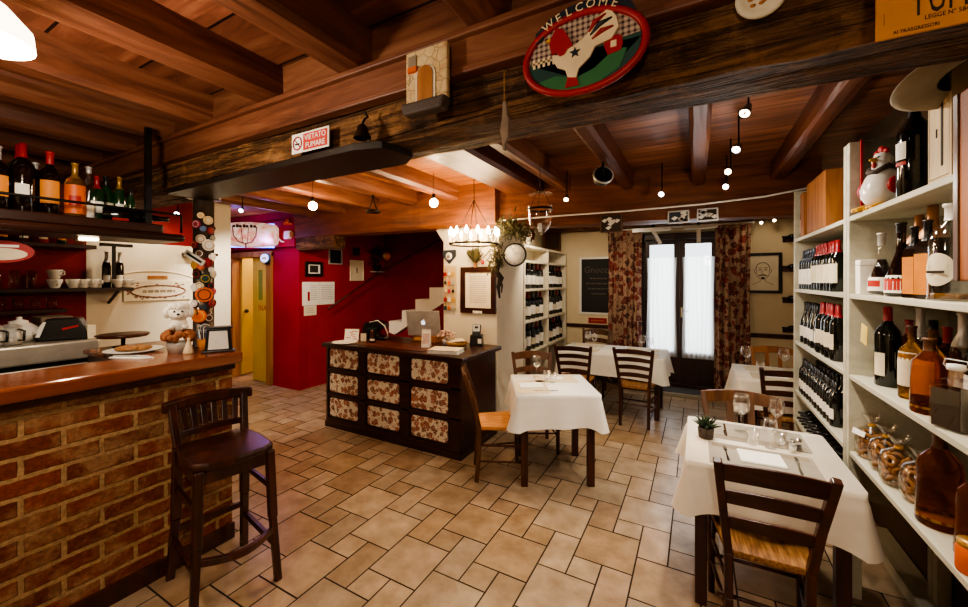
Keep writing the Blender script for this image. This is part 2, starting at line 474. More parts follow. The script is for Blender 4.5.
M['capb'] = plain('dark_blue_bottle_capsule', '#1c2433', 0.3)
M['capk'] = plain('black_bottle_capsule', '#120f0d', 0.3)
M['capg'] = plain('golden_bottle_capsule', '#a57c38', 0.35, 0.5)
M['bulb'] = emit('glowing_bulb', '#ffd9a0', 60)
M['bulbc'] = emit('glowing_candle_bulb', '#ffe0ac', 80)
M['spotw'] = emit('glowing_warm_spot', '#ffe3b8', 14)
M['spotc'] = emit('glowing_cool_spot', '#f4f4ff', 16)
M['shade'] = emit('glowing_opal_shade', '#ffe9c8', 7)
n = N('glowing_barrel_lamp'); v = n.coord((1,1,1), rnd=False); c_ = n.ramp(n.noise(v, 9, 4, .6), [(0.35, '#d98a78'), (0.5, '#f2c9ae'), (0.7, '#fff0e2')]); n.set(c_, .5); n.l(c_, n.b.inputs['Emission Color']); n.b.inputs['Emission Strength'].default_value = .55; M['neon'] = n.m
M['neonb'] = emit('glowing_blue_tube', '#4a6cff', 9)
M['apple'] = emit('glowing_white_emblem', '#f2f4ff', 1.2)
n = N('sheer_white_curtain'); tr = n.n('ShaderNodeBsdfTransparent'); tl = n.n('ShaderNodeBsdfTranslucent'); df = n.n('ShaderNodeBsdfDiffuse')
tl.inputs['Color'].default_value = (0.95,0.95,0.95,1); df.inputs['Color'].default_value = (0.9,0.9,0.9,1)
a1 = n.n('ShaderNodeMixShader'); a1.inputs[0].default_value = 0.3; n.l(tl.outputs[0], a1.inputs[1]); n.l(df.outputs[0], a1.inputs[2])
a2 = n.n('ShaderNodeMixShader'); a2.inputs[0].default_value = 0.7; n.l(tr.outputs[0], a2.inputs[1]); n.l(a1.outputs[0], a2.inputs[2])
n.l(a2.outputs[0], n.out.inputs['Surface']); M['sheer'] = n.m
n = N('terracotta_beige_tile'); at = n.n('ShaderNodeAttribute', attribute_name='Col'); v = n.coord((1,1,1), rnd=False)
f = n.noise(v, 7, 5, 0.6)
col = n.mix(1.0, at.outputs['Color'], n.ramp(f, [(0.3, '#c9c2b8'), (0.7, '#ffffff')]), 'MULTIPLY')
n.set(col, 0.3, 0, 0.45); n.bump(n.noise(v, 14, 4), 0.12, 0.01); M['tile'] = n.m
M['grout'] = plain('dark_grout', '#2d1f16', 0.9)
# ------------------------------------------------------------------ the setting
# floor: large squares, half rectangles and small squares laid in a repeating pattern
U = 0.1677; OX, OY = -0.653, 2.322; G = 0.0045
fl = MB(); fl.box(-7.3, 1.45, -2.7, 6.75, -0.06, -0.003)
fl.mi = 1; cols = []
rng = random.Random(3)
pal = ['#a98d6c', '#b2977a', '#9d8266', '#b39b80', '#a79279', '#a0886c', '#b8a083']
for i in range(-30, 30):
    for j in range(-30, 30):
        bx, by = OX + (2*i + j)*U, OY + (-i + 3*j)*U
        for (x0, y0, w, h) in ((0,0,2,2), (1,-2,1,2), (0,-1,1,1)):
            xa, ya = bx + x0*U, by + y0*U; xb, yb = xa + w*U, ya + h*U
            if xb < -7.3 or xa > 1.45 or yb < -2.7 or ya > 6.7: continue
            z = rng.uniform(0, 0.0012); g = G
            fl.quad((xa+g,ya+g,z),(xb-g,ya+g,z),(xb-g,yb-g,z),(xa+g,yb-g,z)); cols.append(rng.choice(pal))
fo = struct(fl, 'floor', [M['grout'], M['tile']])
ca = fo.data.color_attributes.new('Col', 'FLOAT_COLOR', 'CORNER')
# faces keep their creation order: first six belong to the grout slab
ti = 0
for p in fo.data.polygons:
    c = (0.1, 0.08, 0.06, 1)
    if p.material_index == 1:
        c = hexc(cols[ti % len(cols)]); ti += 1
    for li in p.loop_indices: ca.data[li].color = c

# ceilings
struct(MB().box(-5.45, 1.45, -2.75, 1.3, 2.72, 2.78), 'ceiling', M['ceil_f'])
struct(MB().box(-1.62, 1.45, 1.3, 6.75, 2.72, 2.78), 'ceiling_dark_boards', M['ceil_r'])
struct(MB().box(-7.3, -1.62, 1.3, 6.75, 2.72, 2.78), 'ceiling_golden_boards', M['ceil_l'])

def rough_beam(x0, x1, y0, y1, z0, z1, name, mat, axis='X', jit=0.012, seg=0.12, seed=1):
    """old beam with slightly wandering faces and rounded arrises"""
    r = random.Random(seed); mb = MB(); L0, L1 = (x0, x1) if axis == 'X' else (y0, y1)
    n = max(2, int((L1-L0)/seg)); A0, A1 = (y0, y1) if axis == 'X' else (x0, x1)
    c = min(0.025, (A1-A0)*0.2)
    base = [(A0, z1), (A0, (z0+z1)/2), (A0, z0+c), (A0+c, z0), ((A0+A1)/2, z0), (A1-c, z0), (A1, z0+c), (A1, (z0+z1)/2), (A1, z1)]
    vs = []; ph = [r.uniform(0, 6) for _ in range(18)]
    for i in range(n+1):
        t = L0 + (L1-L0)*i/n
        for k, (a, z) in enumerate(base):
            da = jit*(0.6*math.sin(t*2.1+ph[k]) + 0.4*r.uniform(-1, 1)); dz = jit*(0.6*math.sin(t*1.7+ph[k+9]) + 0.4*r.uniform(-1, 1))
            if k in (0, 8): dz = 0
            vs.append((t, a+da, z+dz) if axis == 'X' else (a+da, t, z+dz))
    m = len(base); fs = []
    for i in range(n):
        for k in range(m-1): fs.append((i*m+k, i*m+k+1, (i+1)*m+k+1, (i+1)*m+k))
        fs.append((i*m+m-1, i*m, (i+1)*m, (i+1)*m+m-1))
    fs.append(tuple(range(m-1, -1, -1))); fs.append(tuple(n*m+k for k in range(m)))
    mb.add(vs, fs, False)
    return struct(mb, name, mat)
rough_beam(-5.3, 1.32, 1.24, 1.52, 2.24, 2.72, 'ceiling_beam', M['beam'], jit=0.014)
# board and moulding on the beam's near face, blocking between joists
t = MB().box(-5.3, 1.32, 1.195, 1.24, 2.41, 2.545); t.box(-5.3, 1.32, 1.17, 1.24, 2.525, 2.55); t.box(-5.3, 1.32, 1.185, 1.24, 2.40, 2.425)
struct(t, 'trim_1', M['trim'], bevel=0.006)
struct(MB().box(-5.3, 1.32, 1.225, 1.26, 2.55, 2.72), 'trim_2', M['trim'])
for k, (x, w) in enumerate([(0.80,.17),(0.12,.16),(-0.56,.17),(-1.21,.17),(-1.81,.16),(-2.45,.15),(-2.90,.14),(-3.43,.15),(-4.0,.15),(-4.6,.15)]):
    rough_beam(x-w, x, -2.6, 1.235, 2.55, 2.72, 'ceiling_joist', M['joist'], 'Y', 0.007, 0.25, 10+k)
for k, (x, w) in enumerate([(-0.55,.11),(0.07,.11),(0.70,.12)]):
    rough_beam(x-w, x, 1.5, 4.6, 2.56, 2.72, 'ceiling_joist', M['joist_r'], 'Y', 0.006, 0.25, 30+k)
rough_beam(-1.80, -1.42, 1.5, 3.95, 2.58, 2.72, 'ceiling_joist', M['joist_r'], 'Y', 0.006, 0.25, 41)
for k, (x, w) in enumerate([(-1.12,.12),(-2.35,.14),(-2.95,.14),(-3.55,.14),(-4.15,.14),(-4.75,.14)]):
    rough_beam(x-w, x, 1.5, 3.9, 2.56, 2.72, 'ceiling_joist', M['joist'], 'Y', 0.006, 0.25, 50+k)
b = rough_beam(-5.25, -1.9, 3.72, 3.98, 2.27, 2.72, 'ceiling_beam', M['beam_b'], jit=0.01, seed=5)
b2 = rough_beam(-0.3, 2.97, -0.13, 0.13, 2.24, 2.72, 'ceiling_beam', M['beam_b'], jit=0.012, seed=6)
b2.location = (-1.98, 3.95, 0); b2.rotation_euler = (0, 0, 0.2)
rough_beam(-2.2, 1.32, 6.30, 6.55, 2.47, 2.72, 'ceiling_beam', M['beam'], jit=0.01, seed=8)
rough_beam(-5.22, -4.40, 3.74, 3.93, 2.10, 2.30, 'ceiling_beam', M['beam'], jit=0.006, seed=9)

# walls
w = struct(MB().box(1.32, 1.45, 4.05, 6.75, -0.05, 2.72), 'wall_right', M['cream']); struct(MB().box(1.075, 1.45, -2.75, 4.05, -0.05, 2.72), 'wall_right_shelving', plaster('shade_brown_plaster', '#4a3a2b', '#5c4a38'))  # shade behind the shelving is put into this wall's brown colour
w = MB().box(-2.4, -0.78, 6.6, 6.75, -0.05, 2.72); w.box(0.30, 1.32, 6.6, 6.75, -0.05, 2.72); w.box(-0.78, 0.30, 6.6, 6.75, 2.36, 2.72)
struct(w, 'wall_back', M['cream'])
struct(MB().box(-5.45, 1.45, -2.75, -2.6, -0.05, 2.72), 'wall_front', M['cream'])
w = MB().box(-5.45, -5.3, -2.6, 1.5, -0.05, 2.72); w.box(-5.45, -5.3, 1.5, 2.45, 2.06, 2.72)
w.mi = 1; w.box(-5.45, -5.3, 1.5, 2.45, -0.05, 2.06); w.box(-5.45, -5.3, 2.45, 2.86, -0.05, 2.72); w.box(-7.3, -5.45, 2.71, 2.86, -0.05, 2.72)
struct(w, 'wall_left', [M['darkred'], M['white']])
# moulded arch line on the white wall
a = MB(); pts = []
for i in range(17):
    t = PI*i/16; pts.append((-5.295, 2.05 - 0.42*math.cos(t), 1.62 + 0.14*math.sin(t)))
a.tube(pts, 0.008, 6); struct(a, 'trim_3', M['white'])
# wall with the ochre door
w = MB().box(-5.99, -5.23, 3.8, 3.95, -0.05, 2.72); w.box(-7.3, -5.99, 3.8, 3.95, 2.06, 2.72); w.box(-7.3, -6.98, 3.8, 3.95, -0.05, 2.06)
w.box(-7.0, -5.23, 3.72, 3.8, 2.16, 2.56)
struct(w, 'wall_left_door', M['neon_red'])
struct(MB().box(-5.38, -5.23, 3.95, 5.6, -0.05, 2.72), 'wall_left_stairs', M['red'])
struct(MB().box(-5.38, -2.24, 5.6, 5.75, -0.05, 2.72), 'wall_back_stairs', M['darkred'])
w = MB().box(-2.67, -1.95, 3.87, 4.63, -0.05, 2.72); w.prism([(-2.67, 2.10), (-2.67, 2.72), (-3.0, 2.72), (-2.86, 2.36)], 3.88, 4.0, Matrix(((1,0,0,0),(0,0,1,0),(0,1,0,0),(0,0,0,1))))
struct(w, 'wall_pillar', M['white'], bevel=0.012)
struct(MB().box(-2.42, -2.26, 4.63, 6.6, -0.05, 2.72), 'wall_left_bookcase', M['cream'])
w = MB().box(-7.45, -7.3, 2.7, 6.75, -0.05, 2.72); w.box(-7.3, -5.38, 5.3, 5.45, -0.05, 2.72); w.box(-5.45, -5.40, 3.95, 5.3, -0.05, 2.72)
struct(w, 'wall_corridor', M['yellow'])
# dado strip on the back wall
s = MB().box(-2.26, -1.0, 6.575, 6.6, 0.86, 0.92); s.box(0.55, 1.32, 6.575, 6.6, 0.86, 0.92); struct(s, 'trim_4', M['dark'])
struct(MB().box(-2.26, -0.8, 6.58, 6.6, 0, 0.1).box(0.32, 1.32, 6.58, 6.6, 0, 0.1), 'baseboard_back', M['dark'])
# step below the glazed door
struct(MB().box(-0.9, 0.45, 6.15, 6.6, -0.01, 0.055), 'trim_5', M['stonestep'], bevel=0.006)

# glazed double door in the back wall
d1 = thing('door_1', 'dark wooden double door with two glass panes and sheer curtains', 'door', (0, 0, 0)); d1['kind'] = 'structure'
f = MB(); f.box(-0.80, -0.72, 6.50, 6.72, 0.055, 2.36); f.box(0.26, 0.34, 6.50, 6.72, 0.055, 2.36); f.box(-0.72, 0.26, 6.50, 6.72, 2.27, 2.36); f.box(-0.72, 0.26, 6.5, 6.72, 0.055, 0.11)
f.build('door_frame', M['door'], d1, bevel=0.006)
for k, (xa, xb) in enumerate([(-0.72, -0.2305), (-0.2295, 0.26)]):
    l = MB(); s = 0.072
    l.box(xa, xa+s, 6.56, 6.60, 0.11, 2.27); l.box(xb-s, xb, 6.56, 6.60, 0.11, 2.27); l.box(xa+s, xb-s, 6.56, 6.60, 2.20, 2.27)
    l.box(xa+s, xb-s, 6.56, 6.60, 0.11, 0.24); l.box(xa+s, xb-s, 6.56, 6.60, 0.50, 0.585); l.box(xa+s, xb-s, 6.572, 6.59, 0.24, 0.50); l.box(xa+s+.05, xb-s-.05, 6.565, 6.58, 0.28, 0.46)
    lf = l.build('door_leaf', M['door'], d1, bevel=0.004)
    MB().box(xa+s, xb-s, 6.582, 6.586, 0.585, 2.20).build('pane', M['paneglass'], lf)
    if k == 1:
        h = MB().box(-0.215, -0.19, 6.55, 6.56, 1.1, 1.25); h.tube([(-0.2, 6.555, 1.2), (-0.2, 6.52, 1.2), (-0.11, 6.515, 1.2)], 0.007); h.build('handle', M['chrome'], lf)

def folds(x0, x1, y, z0, z1, amp, k, seed, n=90, m=14, gather=0.0):
    r = random.Random(seed); mb = MB(); vs = []; ph = r.uniform(0, 6)
    for j in range(m+1):
        v = j/m; z = z1 + (z0-z1)*v
        for i in range(n+1):
            u = i/n; pinch = 1 - gather*math.sin(min(1, v*1.2)*PI)*0.5
            xm = (x0+x1)/2
            x = xm + (x0-xm + (x1-x0)*u)*pinch + 0.01*math.sin(v*5+u*9)
            a = amp*(0.55 + 0.45*v)
            yy = y + a*math.sin(u*k*2*PI + ph + 0.5*math.sin(v*2.3)) + 0.3*a*math.sin(u*k*4.7*PI + v*2)
            vs.append((x, yy, z))
    fs = [(j*(n+1)+i, j*(n+1)+i+1, (j+1)*(n+1)+i+1, (j+1)*(n+1)+i) for j in range(m) for i in range(n)]
    mb.add(vs, fs, True); return mb
c = folds(-1.25, -0.74, 6.40, 0.07, 2.43, 0.035, 5, 1); o = c.build('curtain', M['curtain'])
tag(o, 'floral burgundy curtain hanging between the chalkboard and the glazed door', 'curtain')
c = folds(0.22, 0.64, 6.38, 0.07, 2.43, 0.035, 5, 2); o = c.build('curtain', M['curtain'])
tag(o, 'floral burgundy curtain hanging between the glazed door and the framed portrait', 'curtain')
for xa, xb, txt in ((-0.675, -0.28, 'sheer white curtain on the door pane beside the chalkboard side'), (-0.18, 0.215, 'sheer white curtain on the door pane with the metal handle')):
    c = folds(xa-.01, xb+.01, 6.53, 0.50, 2.0, 0.010, 7, 3); o = c.build('sheer_curtain', M['sheer']); tag(o, txt, 'curtain')
t = thing('curtain_rod', 'thin pale curtain rod above the glazed door', 'curtain rod', (0,0,0))
MB().tube([(-1.27, 6.40, 2.445), (0.67, 6.38, 2.445)], 0.011, 10).build('pole', M['ceram'], t)
for x in (-1.27, 0.67): MB().ball((x, 6.39, 2.445), 0.022).build('finial', M['ceram'], t)
o = MB().box(-0.62, 0.22, 6.18, 6.44, 0.055, 0.068).build('doormat', M['mat'], bevel=0.003); tag(o, 'dark grey doormat on the step below the glazed door', 'doormat')

# ochre door to the corridor: frame, one leaf closed with lettering
d2 = thing('door_2', 'ochre painted door leaf with a narrow glass slot and red lettering', 'door', (0,0,0)); d2['kind'] = 'structure'
f = MB(); f.box(-5.99, -5.86, 3.76, 3.97, 0, 2.10); f.box(-7.0, -5.86, 3.765, 3.97, 2.03, 2.12); f.box(-7.02, -6.95, 3.77, 3.97, 0, 2.04)
f.build('door_frame', M['doorframe'], d2, bevel=0.008)
l = MB(); l.box(-6.47, -6.34, 3.84, 3.88, 0.01, 2.03); l.box(-6.20, -5.99, 3.84, 3.88, 0.01, 2.03); l.box(-6.34, -6.20, 3.84, 3.88, 0.01, 1.33); l.box(-6.34, -6.20, 3.84, 3.88, 1.82, 2.03)
lf = l.build('door_leaf', M['yellowdoor'], d2, bevel=0.004)
MB().box(-6.34, -6.20, 3.855, 3.865, 1.33, 1.82).build('pane', plain('greenish_glass', '#7d8a3c', 0.2), lf)
text('INA', 0.14, M['redink'], lf, TR(-6.20, 3.838, 1.20) @ FRONT, sx=0.95)
for z in (0.28, 1.75): MB().box(-6.0, -5.965, 3.825, 3.845, z-.06, z+.06).build('hinge', M['iron'], lf)
# far leaf standing open in the corridor
d3 = thing('door_3', 'ochre corridor door leaf standing open with a black handle', 'door', (0,0,0)); d3['kind'] = 'structure'
lf = MB().bar((-6.94, 3.92, 1.02), (-7.10, 4.40, 1.02), 0.04, 2.0, (0,0,1)).build('door_leaf', M['yellowdoor'], d3)
MB().ball((-6.90, 3.99, 1.12), 0.035).build('handle', M['black'], lf)

# stairs behind the desk: white stepped side with a dark underside
st = MB(); poly = []
x, z = -4.30, 0.828; poly.append((x, z))
for k in range(8):
    z += 0.18; poly.append((x, z)); x += 0.265; poly.append((x, z))
low = [(x, z-0.34), (-4.19, 0.80)]
XZ = Matrix(((1,0,0,0),(0,0,1,0),(0,1,0,0),(0,0,0,1)))
st.prism(poly + low, 4.72, 5.6, XZ)
struct(st, 'wall_staircase', M['white'])
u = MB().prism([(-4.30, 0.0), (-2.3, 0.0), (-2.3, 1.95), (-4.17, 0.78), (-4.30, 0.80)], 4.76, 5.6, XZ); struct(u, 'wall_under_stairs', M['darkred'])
t = thing('stair_handrail', 'dark wooden handrail climbing the red stair wall', 'handrail', (0,0,0))
MB().tube([(-5.16, 4.26, 1.20), (-5.16, 5.0, 1.58), (-5.13, 5.50, 1.87), (-5.06, 5.54, 1.90), (-3.2, 5.53, 2.62)], 0.013, 8).build('rail', M['dark'], t)
for p in ((-5.16, 4.45, 1.30), (-5.16, 5.2, 1.70)): MB().tube([p, (p[0]-0.075, p[1], p[2]-0.03)], 0.008).build('bracket', M['iron'], t)
MB().tube([(-4.4, 5.53, 2.16), (-4.4, 5.6, 2.13)], 0.008).build('bracket', M['iron'], t)
# ------------------------------------------------------------------ bar counter
bar = thing('bar_counter', 'brick fronted bar counter with varnished wooden top', 'bar counter', (-2.56, 0, 0))
MB().box(-0.40, -0.077, -2.5, 1.432, 0.0, 1.13).build('brick_front', M['brick'], bar)
MB().box(-0.42, 0.0, -2.55, 1.46, 1.13, 1.20).build('countertop', M['counter'], bar, bevel=0.012)
MB().box(-0.41, -0.045, -2.5, 1.438, 1.09, 1.13).build('edge_moulding', M['darkx'], bar, bevel=0.008)
MB().box(-0.08, -0.058, -2.5, 1.44, 0.0, 0.10).build('plinth', M['dark'], bar, bevel=0.004)
# steel pole at the counter's end, reaching the beam
pole = thing('steel_pole', 'grey steel pole covered with round badges at the end of the bar', 'pole', (-3.02, 1.45, 1.20))
MB().lathe([(0.0, 0), (0.075, 0), (0.075, 0.01), (0.062, 0.012), (0.062, 1.02), (0.10, 1.022), (0.10, 1.04), (0, 1.04)], 24).build('tube', M['pole'], pole)
rb = random.Random(12)
badge_mats = ['orange', 'redink', 'ceram', 'creamp', 'blue', 'black', 'goldp', 'dgreen', 'silver', 'pinkp', 'labelc', 'brown']
NB = [(-.9, .90, .022, 'goldp'), (.1, .75, .024, 'black'), (-.7, .81, .02, 'blue'), (-1.5, .70, .026, 'redink'), (.25, .50, .028, 'labelc'), (-1.0, .42, .026, 'creamp'), (.2, .38, .026, 'pinkp'), (-1.5, .56, .026, 'goldp'), (.0, .53, .02, 'ceram'), (-.7, .27, .024, 'navy'), (-.9, .55, .022, 'orange'), (-0.3, .87, .030, 'creamp'), (-1.3, .84, .028, 'pinkp'), (-0.05, .80, .024, 'redink'), (-0.9, .74, .03, 'labelc'), (-0.25, .70, .040, 'ceram'), (-1.0, .64, .028, 'brown'), (-0.35, .58, .032, 'redink'),
      (-1.25, .50, .030, 'black'), (-0.55, .47, .035, 'dgreen'), (-1.5, .41, .028, 'ceram'), (-0.62, .36, .052, 'orange'), (-1.5, .30, .024, 'ceram'), (-1.05, .215, .046, 'orange'), (-0.25, .20, .03, 'brown'), (-0.55, .13, .032, 'silver'), (-0.1, .42, .026, 'black'), (-1.45, .24, .028, 'brown'), (0.1, .62, .028, 'silver'), (0.15, .30, .03, 'redink')]
for k, (a, z, r, mt) in enumerate(NB):
    a += 0.22; dx, dy = math.cos(a), math.sin(a)
    Mx = TR(0.066*dx, 0.066*dy, z) @ RZ(a) @ RY(PI/2)
    b = MB(); b.T = Mx; b.lathe([(0, 0), (r, 0), (r, 0.006), (r*0.92, 0.009), (0, 0.009)], 20, smooth=False)
    o = b.build('badge', M[mt], pole)
    b = MB(); b.T = Mx; b.lathe([(r*0.62, 0.0095), (r*0.74, 0.0105), (r*0.62, 0.0110)], 16, smooth=False); b.build('badge_ring', M[['ceram','black','redink','goldp'][k % 4]], o)
b = MB(); b.T = TR(0.068*math.cos(-1.1), 0.068*math.sin(-1.1), .61) @ RZ(-1.1+PI/2) @ RY(0.55)
b.box(-0.075, 0.075, -0.018, -0.010, -0.02, 0.02); o = b.build('name_plate', M['ceram'], pole)
b2_ = MB(); b2_.T = b.T; b2_.box(-0.06, 0.06, -0.0195, -0.018, -0.008, 0.008); b2_.build('plate_print', M['black'], o)

# steel panel under the main beam
pn = MB(); pn.prism([(-2.95, 1.20), (-1.27, 1.175), (-1.14, 1.21), (-1.11, 1.37), (-1.2, 1.44), (-2.95, 1.44)], 2.205, 2.236)
o = pn.build('beam_plate', M['panelm'], bevel=0.003); tag(o, 'flat dark metal plate fixed under the big rough beam by the pole', 'metal plate')

# hanging bottle shelf over the bar
sh = thing('hanging_bottle_shelf', 'dark wooden bottle shelf hung from the joists over the bar', 'shelf', (-2.8, 0, 1.99))
MB().box(-0.34, 0.0, -1.6, 1.13, -0.05, 0.0).build('board', M['shelfdk'], sh, bevel=0.006)
MB().box(-0.36, 0.02, -1.6, 1.24, -0.095, -0.05).build('lower_board', M['shelfdk'], sh, bevel=0.02)
for y in (1.06, -0.6): MB().bar((-0.02, y, -0.05), (-0.02, y, 0.56), 0.028, 0.028).build('hanger', M['black'], sh)
MB().tube([(0.0, -1.55, 0.07), (0.0, 1.06, 0.07), (0.0, 1.22, 0.07), (0, 1.22, -0.04)], 0.007).build('rail', M['iron'], sh)
MB().lathe([(0, 0), (0.04, 0), (0.04, 0.012), (0, 0.014)], 16, c=(-0.17, 0.85, -0.109)).build('downlight', M['spotw'], sh)

# ------------------------------------------------------------------ reception desk
dk = thing('reception_desk', 'dark wooden chest desk with nine floral papered drawer fronts', 'desk', (-3.71, 3.04, 0))
c = MB(); c.box(0, 1.80, 0.012, 0.72, 0.0, 0.90)
cols_ = [(0.06, 0.49), (0.64, 1.07), (1.23, 1.66)]; rows_ = [(0.13, 0.33), (0.405, 0.605), (0.685, 0.885)]
c.box(0, 1.80, 0, 0.02, 0.0, 0.10); c.box(0, 1.80, 0, 0.02, 0.355, 0.38); c.box(0, 1.80, 0, 0.02, 0.635, 0.66)
for x0, x1 in ((0, 0.035), (0.515, 0.615), (1.095, 1.205), (1.685, 1.80)): c.box(x0, x1, 0, 0.022, 0.0, 0.90)
c.build('cabinet', M['chest'], dk, bevel=0.004)
for (x0, x1) in cols_:
    for (z0, z1) in rows_:
        p = MB(); r = 0.03; poly = []
        for cx, cz, a0 in ((x1-r, z1-r, 0), (x0+r, z1-r, PI/2), (x0+r, z0+r, PI), (x1-r, z0+r, 1.5*PI)):
            for q in range(5): poly.append((cx + r*math.cos(a0+q*PI/8), cz + r*math.sin(a0+q*PI/8)))
        p.prism(poly, 0.002, 0.014, XZ); p.build('drawer_front', M['panel'], dk)
MB().box(-0.04, 1.85, -0.035, 0.77, 0.90, 0.948).build('desktop', M['chest'], dk, bevel=0.01)
MB().box(-0.01, 1.815, -0.012, 0.73, 0.0, 0.06).build('plinth', M['chest'], dk, bevel=0.004)

# ------------------------------------------------------------------ tables with cloths
def table(name_label, loc, rotz, w, d, h, cloth_label, hang, mat, legin=0.05, seed=1, group=None, seatlabel=None):
    t = thing('dining_table', name_label, 'table', loc, rotz, group)
    MB().box(-w/2+.01, w/2-.01, -d/2+.01, d/2-.01, h-0.035, h-0.006).build('tabletop', M['darkx'], t)
    a = MB(); i = legin+0.02
    a.box(-w/2+i, w/2-i, -d/2+i, -d/2+i+.02, h-.11, h-.035); a.box(-w/2+i, w/2-i, d/2-i-.02, d/2-i, h-.11, h-.035)
    a.box(-w/2+i, -w/2+i+.02, -d/2+i, d/2-i, h-.11, h-.035); a.box(w/2-i-.02, w/2-i, -d/2+i, d/2-i, h-.11, h-.035)
    a.build('apron', M['darkx'], t)
    for sx in (-1, 1):
        for sy in (-1, 1):
            x, y = sx*(w/2-legin-.0275), sy*(d/2-legin-.0275)
            MB().box(x-.0275, x+.0275, y-.0275, y+.0275, 0, h-.035).build('leg', M['dark'], t, bevel=0.004)
    # the cloth: flat top, sides that hang in soft folds, longer at the corners
    r = random.Random(seed); mb = MB(); pts = []
    nw, nd = 26, 26; cr = 0.02
    def side(p, q, n, nx, ny):
        for k in range(n):
            u = k/n; pts.append((p[0]+(q[0]-p[0])*u, p[1]+(q[1]-p[1])*u, nx, ny, u))
    W2, D2 = w/2, d/2
    side((-W2+cr, -D2), (W2-cr, -D2), nw, 0, -1)
    for k in range(5): a = -PI/2 + PI/2*k/5; pts.append((W2-cr+cr*math.cos(a), -D2+cr+cr*math.sin(a), math.cos(a), math.sin(a), -1))
    side((W2, -D2+cr), (W2, D2-cr), nd, 1, 0)
    for k in range(5): a = PI/2*k/5; pts.append((W2-cr+cr*math.cos(a), D2-cr+cr*math.sin(a), math.cos(a), math.sin(a), -1))
    side((W2-cr, D2), (-W2+cr, D2), nw, 0, 1)
    for k in range(5): a = PI/2 + PI/2*k/5; pts.append((-W2+cr+cr*math.cos(a), D2-cr+cr*math.sin(a), math.cos(a), math.sin(a), -1))
    side((-W2, D2-cr), (-W2, -D2+cr), nd, -1, 0)
    for k in range(5): a = PI + PI/2*k/5; pts.append((-W2+cr+cr*math.cos(a), -D2+cr+cr*math.sin(a), math.cos(a), math.sin(a), -1))
    n = len(pts); R = 9; vs = []
    ph = [r.uniform(0, 6) for _ in range(4)]
    for j in range(R+1):
        v = j/R
        for k, (x, y, nx, ny, u) in enumerate(pts):
            if u < 0: cw = 1.0
            else: cw = max(0, 1 - min(u, 1-u)/0.17); cw = cw*cw
            fold = 0.010*math.sin(k*0.55+ph[0])*v + 0.006*math.sin(k*0.23+ph[1])*v
            out = (0.004 + 0.025*v + 0.038*cw*v**1.3 + fold)
            if v < 0.12: out = 0.004
            drop = hang*v*(1.0 + 0.10*cw + 0.015*math.sin(k*0.2+ph[2]))
            # folds slide outwards along the diagonal beside the corner
            vs.append((x + nx*out, y + ny*out, -drop))
    fs = [(j*n+k, j*n+(k+1) % n, (j+1)*n+(k+1) % n, (j+1)*n+k) for j in range(R) for k in range(n)]
    fs.append(tuple(range(n)))
    mb.add(vs, fs, True)
    o = mb.build('tablecloth', mat, loc=(loc[0], loc[1], h+0.001+loc[2]), rot=(0, 0, rotz))
    tag(o, cloth_label, 'tablecloth')
    return t
table('dark square table nearest the wine shelving with a potted succulent on it', (0.295, 2.60, 0), 0, 0.69, 0.72, 0.745, 'cream tablecloth on the table with the potted succulent', 0.235, M['linen'], 0.04, 1)
table('square dining table standing alone near the reception desk', (-1.12, 3.29, 0), 0.50, 0.67, 0.68, 0.745, 'white tablecloth on the table near the reception desk', 0.255, M['linenw'], 0.04, 2)
table('long dining table in front of the chalkboard wall', (-0.965, 5.30, 0), 0, 1.27, 0.70, 0.745, 'white tablecloth on the long table below the chalkboard', 0.27, M['linenw'], 0.06, 3)
table('dining table tucked between the curtain and the end of the wine shelving', (0.665, 4.69, 0), 0, 0.66, 0.72, 0.745, 'cream tablecloth on the table below the framed portrait', 0.27, M['linen'], 0.05, 4)

